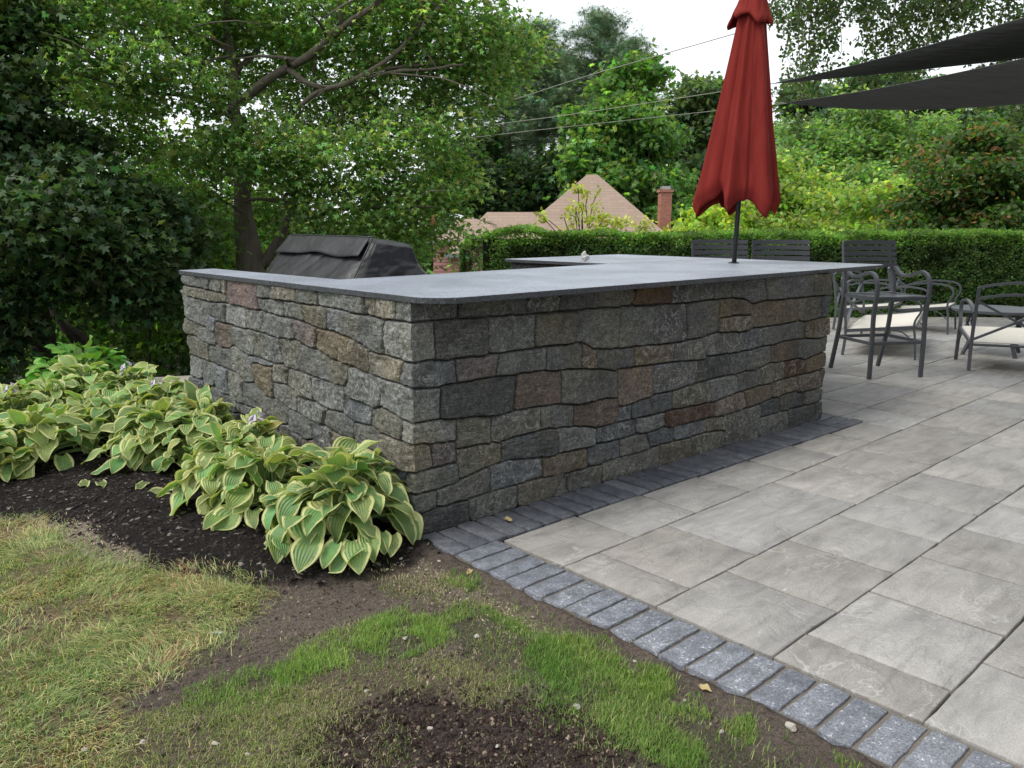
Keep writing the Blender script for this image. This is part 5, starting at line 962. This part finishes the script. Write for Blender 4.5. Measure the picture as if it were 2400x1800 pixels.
# ------------------------------------------------------------------ grass, chips, crumbs and pebbles
def blades(n, poly, lo, hi, wid, lean, colours, seed, dens=None, along=None, soft=.05):
    r = np.random.default_rng(seed); p = np.asarray(poly); a, b = p.min(0), p.max(0); a = np.maximum(a, [-2.6, -3.2]); b = np.minimum(b, [.3, 3]); pts = []; tot = 0; ar = (b - a).prod()
    while tot < n:
        q = a + (b - a) * r.random((n, 2)); wx = q[:, 0] + .06 * fbm(q[:, 0] * 9, q[:, 1] * 9, 3, 1); wy = q[:, 1] + .06 * fbm(q[:, 0] * 9, q[:, 1] * 9, 3, 2); wx = wx + r.normal(0, soft, n); wy = wy + r.normal(0, soft, n); k = inpoly(wx, wy, p) & (q[:, 0] < -.035)
        if dens is not None: k &= r.random(n) < dens(q[:, 0], q[:, 1])
        pts.append(q[k]); tot += k.sum()
        if len(pts) > 60: break
    q = np.concatenate(pts)[:n]; n = len(q); z = nearz(q[:, 0], q[:, 1]) - .004; L = r.uniform(lo, hi, n) * np.exp(r.normal(0, .2, n)); az = r.random(n) * 6.283
    if along is not None: az = along + 1.1 * fbm(q[:, 0] * 3, q[:, 1] * 3, 2, seed) * 6 + r.normal(0, .7, n)
    ln = np.clip(lean[0] + lean[1] * r.normal(0, 1, n), .02, 1.5); dx = np.cos(az); dy = np.sin(az); wv = wid * r.uniform(.7, 1.3, n)
    B = np.stack([q[:, 0], q[:, 1], z], 1); V = np.zeros((n, 7, 3)); cur = B.copy(); an = ln * .45
    sx = np.stack([-dy, dx, np.zeros(n)], 1)
    for s in range(3):
        ww = wv * (1, .85, .55)[s]; V[:, 2 * s] = cur - sx * ww[:, None]; V[:, 2 * s + 1] = cur + sx * ww[:, None]
        cur = cur + np.stack([dx * np.sin(an), dy * np.sin(an), np.cos(an)], 1) * (L / 3)[:, None]; an = an + ln * .42; cur[:, 2] = np.maximum(cur[:, 2], z + .004)
    V[:, 6] = cur; Fq = np.array([(0, 1, 3, 2), (2, 3, 5, 4)]); Ft = np.array([(4, 5, 6)]); o7 = (np.arange(n) * 7)[:, None, None]
    cs_ = np.array([c for c, _ in colours]); pw = np.array([w_ for _, w_ in colours]); patch = fbm(q[:, 0] * 4, q[:, 1] * 4, 3, seed + 3); u = np.clip(r.random(n) + patch * .55, 0, .999); ci = np.searchsorted(np.cumsum(pw) / pw.sum(), u); C_ = cs_[ci.clip(0, len(cs_) - 1)] * np.exp(r.normal(0, .2, (n, 1)))
    return V.reshape(-1, 3), (Fq[None] + o7).reshape(-1, 4), (Ft[None] + o7).reshape(-1, 3), np.repeat(C_, 7, 0)
def grass(name, label, *a, **k_):
    V, Fq, Ft, C_ = blades(*a, **k_); return tag(fast(name, V, [Fq, Ft], M['grass'], colr=C_), label, 'grass', kind='stuff')
d1 = lambda x, y: np.clip(.60 + 2.0 * fbm(x * 5, y * 5, 3, 21), .12, 1)
ST, GR, DG, YG, BR = (.58, .49, .28), (.24, .33, .13), (.13, .22, .075), (.42, .45, .18), (.36, .23, .12)
grass('long_grass', 'long matted lawn grass, green mixed with dry straw, at the lower left', 42000, A_poly, .022, .060, .0014, (1.38, .18), [(GR, .38), (YG, .26), (ST, .22), (BR, .14)], 401, dens=d1, along=2.6)
grass('long_grass', 'upright green lawn blades standing among the matted straw', 11000, A_poly, .018, .045, .0014, (.7, .3), [(DG, .3), (GR, .5), (YG, .2)], 402, dens=lambda x, y: np.clip(.3 + 2 * fbm(x * 4, y * 4, 3, 25), .0, 1))
grass('new_grass', 'bright band of fresh green grass crossing the bare soil', 9000, B_poly, .014, .034, .0010, (.7, .3), [((.16, .29, .06), .5), ((.25, .38, .08), .3), ((.36, .42, .15), .2)], 403, dens=lambda x, y: np.clip(.6 + 2.0 * fbm(x * 8, y * 8, 3, 31), .06, 1), soft=.07)
grass('sparse_grass', 'thin yellowish sprouting grass on bare soil at bottom centre', 15000, C_poly, .008, .024, .0010, (.9, .4), [((.32, .34, .13), .5), ((.20, .28, .08), .3), ((.42, .36, .22), .2)], 404, dens=lambda x, y: np.clip(.5 + 1.8 * fbm(x * 6, y * 6, 3, 26), .05, 1))
grass('new_grass', 'green seedling grass growing along the paver border', 17000, D_poly, .012, .032, .0010, (.7, .3), [((.12, .23, .05), .45), ((.20, .32, .07), .35), ((.32, .36, .14), .2)], 405, soft=.08, dens=lambda x, y: np.clip(.40 + 3.0 * fbm(x * 5.5, y * 5.5, 3, 27), .05, 1))
allp = pxpoly([(-200, 1330), (600, 1380), (1000, 1330), (1240, 1440), (1500, 1600), (1850, 1790), (1900, 1950), (-500, 1950)])
grass('stray_grass', 'scattered short blades sprouting across the bare soil', 15000, allp, .010, .030, .0010, (.8, .35), [((.28, .32, .12), .5), ((.16, .25, .06), .3), (ST, .2)], 406, dens=lambda x, y: np.clip(.10 + 2.2 * fbm(x * 5, y * 5, 3, 28), .03, 1))
grass('edge_grass', 'short tufts along the border between pavers and soil', 6500, pxpoly([(1060, 1345), (1120, 1360), (1300, 1450), (1560, 1590), (1900, 1760), (2000, 1850), (1900, 1850), (1500, 1620), (1250, 1480), (1050, 1370)]), .012, .035, .0011, (.7, .3), [((.16, .30, .05), .6), ((.30, .34, .12), .4)], 407, dens=lambda x, y: np.clip(.3 + 2.4 * fbm(x * 6, y * 6, 3, 29), 0.03, 1))
def crumbs(name, label, cat, n, poly, smin, smax, cols, seed, flat=.45, dens=None, elong=1., soft=.06):
    r = np.random.default_rng(seed); p = np.asarray(poly); a, b = np.maximum(p.min(0), [-2.6, -3]), np.minimum(p.max(0), [.3, 4.3]); q = a + (b - a) * r.random((n * 5, 2)); k = inpoly(q[:, 0] + r.normal(0, soft, len(q)), q[:, 1] + r.normal(0, soft, len(q)), p) & (q[:, 0] < -.035)
    if dens is not None: k &= r.random(n * 5) < dens(q[:, 0], q[:, 1])
    q = q[k][:n]; n = len(q); z = nearz(q[:, 0], q[:, 1]); s = smin * (smax / smin) ** (r.random(n) ** 2.2)
    T = np.array([(-1, -1, 0), (1, -1, 0), (1, 1, 0), (-1, 1, 0), (-.6, -.6, 1), (.6, -.7, 1), (.5, .7, 1), (-.7, .6, 1)], float); V = np.repeat(T[None], n, 0) * (1 + r.normal(0, .25, (n, 8, 1)))
    V *= s[:, None, None] * np.array([elong, 1, 0])[None, None] + s[:, None, None] * np.array([0, 0, flat * 2])[None, None]; a_ = r.random(n) * 6.283; ca, sa = np.cos(a_)[:, None], np.sin(a_)[:, None]; x = V[..., 0] * ca - V[..., 1] * sa; y = V[..., 0] * sa + V[..., 1] * ca
    ti = r.normal(0, .35, (n, 1)); zz = V[..., 2] + x * ti; V = np.stack([x + q[:, :1], y + q[:, 1:], zz + z[:, None] - .002], -1); FB = np.array([(4, 5, 6, 7), (0, 1, 5, 4), (1, 2, 6, 5), (2, 3, 7, 6), (3, 0, 4, 7)])
    cs_ = np.array([c for c, _ in cols]); pw = np.array([w_ for _, w_ in cols]); C_ = cs_[r.choice(len(cs_), n, p=pw / pw.sum())] * np.exp(r.normal(0, .25, (n, 1)))
    return tag(fast(name, V.reshape(-1, 3), (FB[None] + (np.arange(n) * 8)[:, None, None]).reshape(-1, 4), M['crumb'], colr=np.repeat(C_, 8, 0)), label, cat, kind='stuff')
k = NT('crumb'); M['crumb'] = k.fin(k.attr('col'), .92, .15)
crumbs('mulch_chips', 'dark bark mulch chips covering the planting bed', 'mulch', 16000, mulch_poly, .0025, .009, [((.030, .024, .021), .7), ((.055, .045, .040), .2), ((.16, .14, .12), .1)], 410, .35, elong=1.9)
crumbs('mulch_chips', 'dark compost crumbs spread over the bare patch at bottom centre', 'mulch', 11000, dark_poly, .0018, .006, [((.030, .020, .017), .75), ((.07, .05, .04), .17), ((.18, .14, .10), .08)], 411, .6)
crumbs('soil_crumbs', 'crumbs and specks of brown soil on the bare ground', 'soil', 14000, allp, .0015, .006, [((.09, .068, .055), .55), ((.05, .038, .032), .3), ((.22, .18, .14), .15)], 412, .5)
crumbs('soil_crumbs', 'fine pale grit on the sandy strips', 'grit', 2600, sand2, .001, .0045, [((.30, .25, .19), .7), ((.16, .12, .09), .3)], 413, .5); crumbs('soil_crumbs', 'fine tan grit on the sandy patch beside the mulch', 'grit', 2600, sand_poly, .001, .004, [((.36, .29, .22), .7), ((.20, .16, .12), .3)], 414, .5)
peb = simple('pale_pebble', (.37, .34, .30), .85, .2, var=.2)
x, y = G(1855, 1722, -.03); tag(rock('flat_stone', (x, y, float(nearz(x, y)) + .006), (.030, .022, .012), peb, 501), 'largest pale flat stone in the soil beside the paver border', 'stone')
x, y = G(512, 1480, -.03); q_ = rock('stone_chip', (x, y, float(nearz(x, y)) + .006), (.034, .010, .006), simple('grey_chip', (.38, .37, .36), .8), 502); q_.rotation_euler = (0, .1, -.6); tag(q_, 'thin grey stone chip lying on the soil among the lawn grass', 'stone')
pr0 = None
for i, (px, py) in enumerate([(1249, 1447), (1217, 1390), (950, 1497), (1118, 1492), (505, 1745), (860, 1614), (580, 1765), (1690, 1710), (1487, 1558), (1430, 1755), (1165, 1750), (1352, 1655), (196, 1755), (335, 1740), (1010, 1700), (940, 1320), (1030, 1325), (1605, 1640)]):
    x, y = G(px, py, -.03); s = .006 + .006 * ((i * 7919) % 10) / 10
    if pr0 is None or i % 4 == 0: pr0 = rock('pebble', (0, 0, 0), (1.3, 1, .7), peb, 520 + i); o_ = pr0
    else: o_ = pr0.copy(); col.objects.link(o_)
    o_.scale = (s, s, s); o_.location = (x, y, float(nearz(x, y)) + s * .4); o_.rotation_euler = (0, 0, i * 1.3); tag(o_, 'small pale pebble lying loose on the bare soil', 'pebble', 'pale pebbles on the bare soil')

# leaf litter and specks
for i, (px, py, z_, lab) in enumerate([(1184, 1218, .004, 'small dry tan leaf lying on the dark bricks at the foot of the bar'), (1104, 1338, -.02, 'curled dry leaf on the soil beside the first border bricks'), (1030, 1296, -.02, 'thin dark twig-like leaf by the bar corner'), (1640, 1610, -.02, 'yellowing leaf in the grass beside the paver border')]):
    x, y = G(px, py, z_); r = np.random.default_rng(340 + i); g_ = leaf_grid(np.zeros(3), r.random() * 6, .1, .045, .014, .3, r, .25, .3); cc = (.38, .30, .15) if i != 2 else (.07, .05, .04)
    tag(fast('fallen_leaf', g_, FT, M['dry'] if 'dry' in M else M['crumb'], colr=np.repeat(np.array([cc]), len(g_), 0), uv=UVT, smooth=True), lab, 'leaf').location = (x, y, z_ + .006)
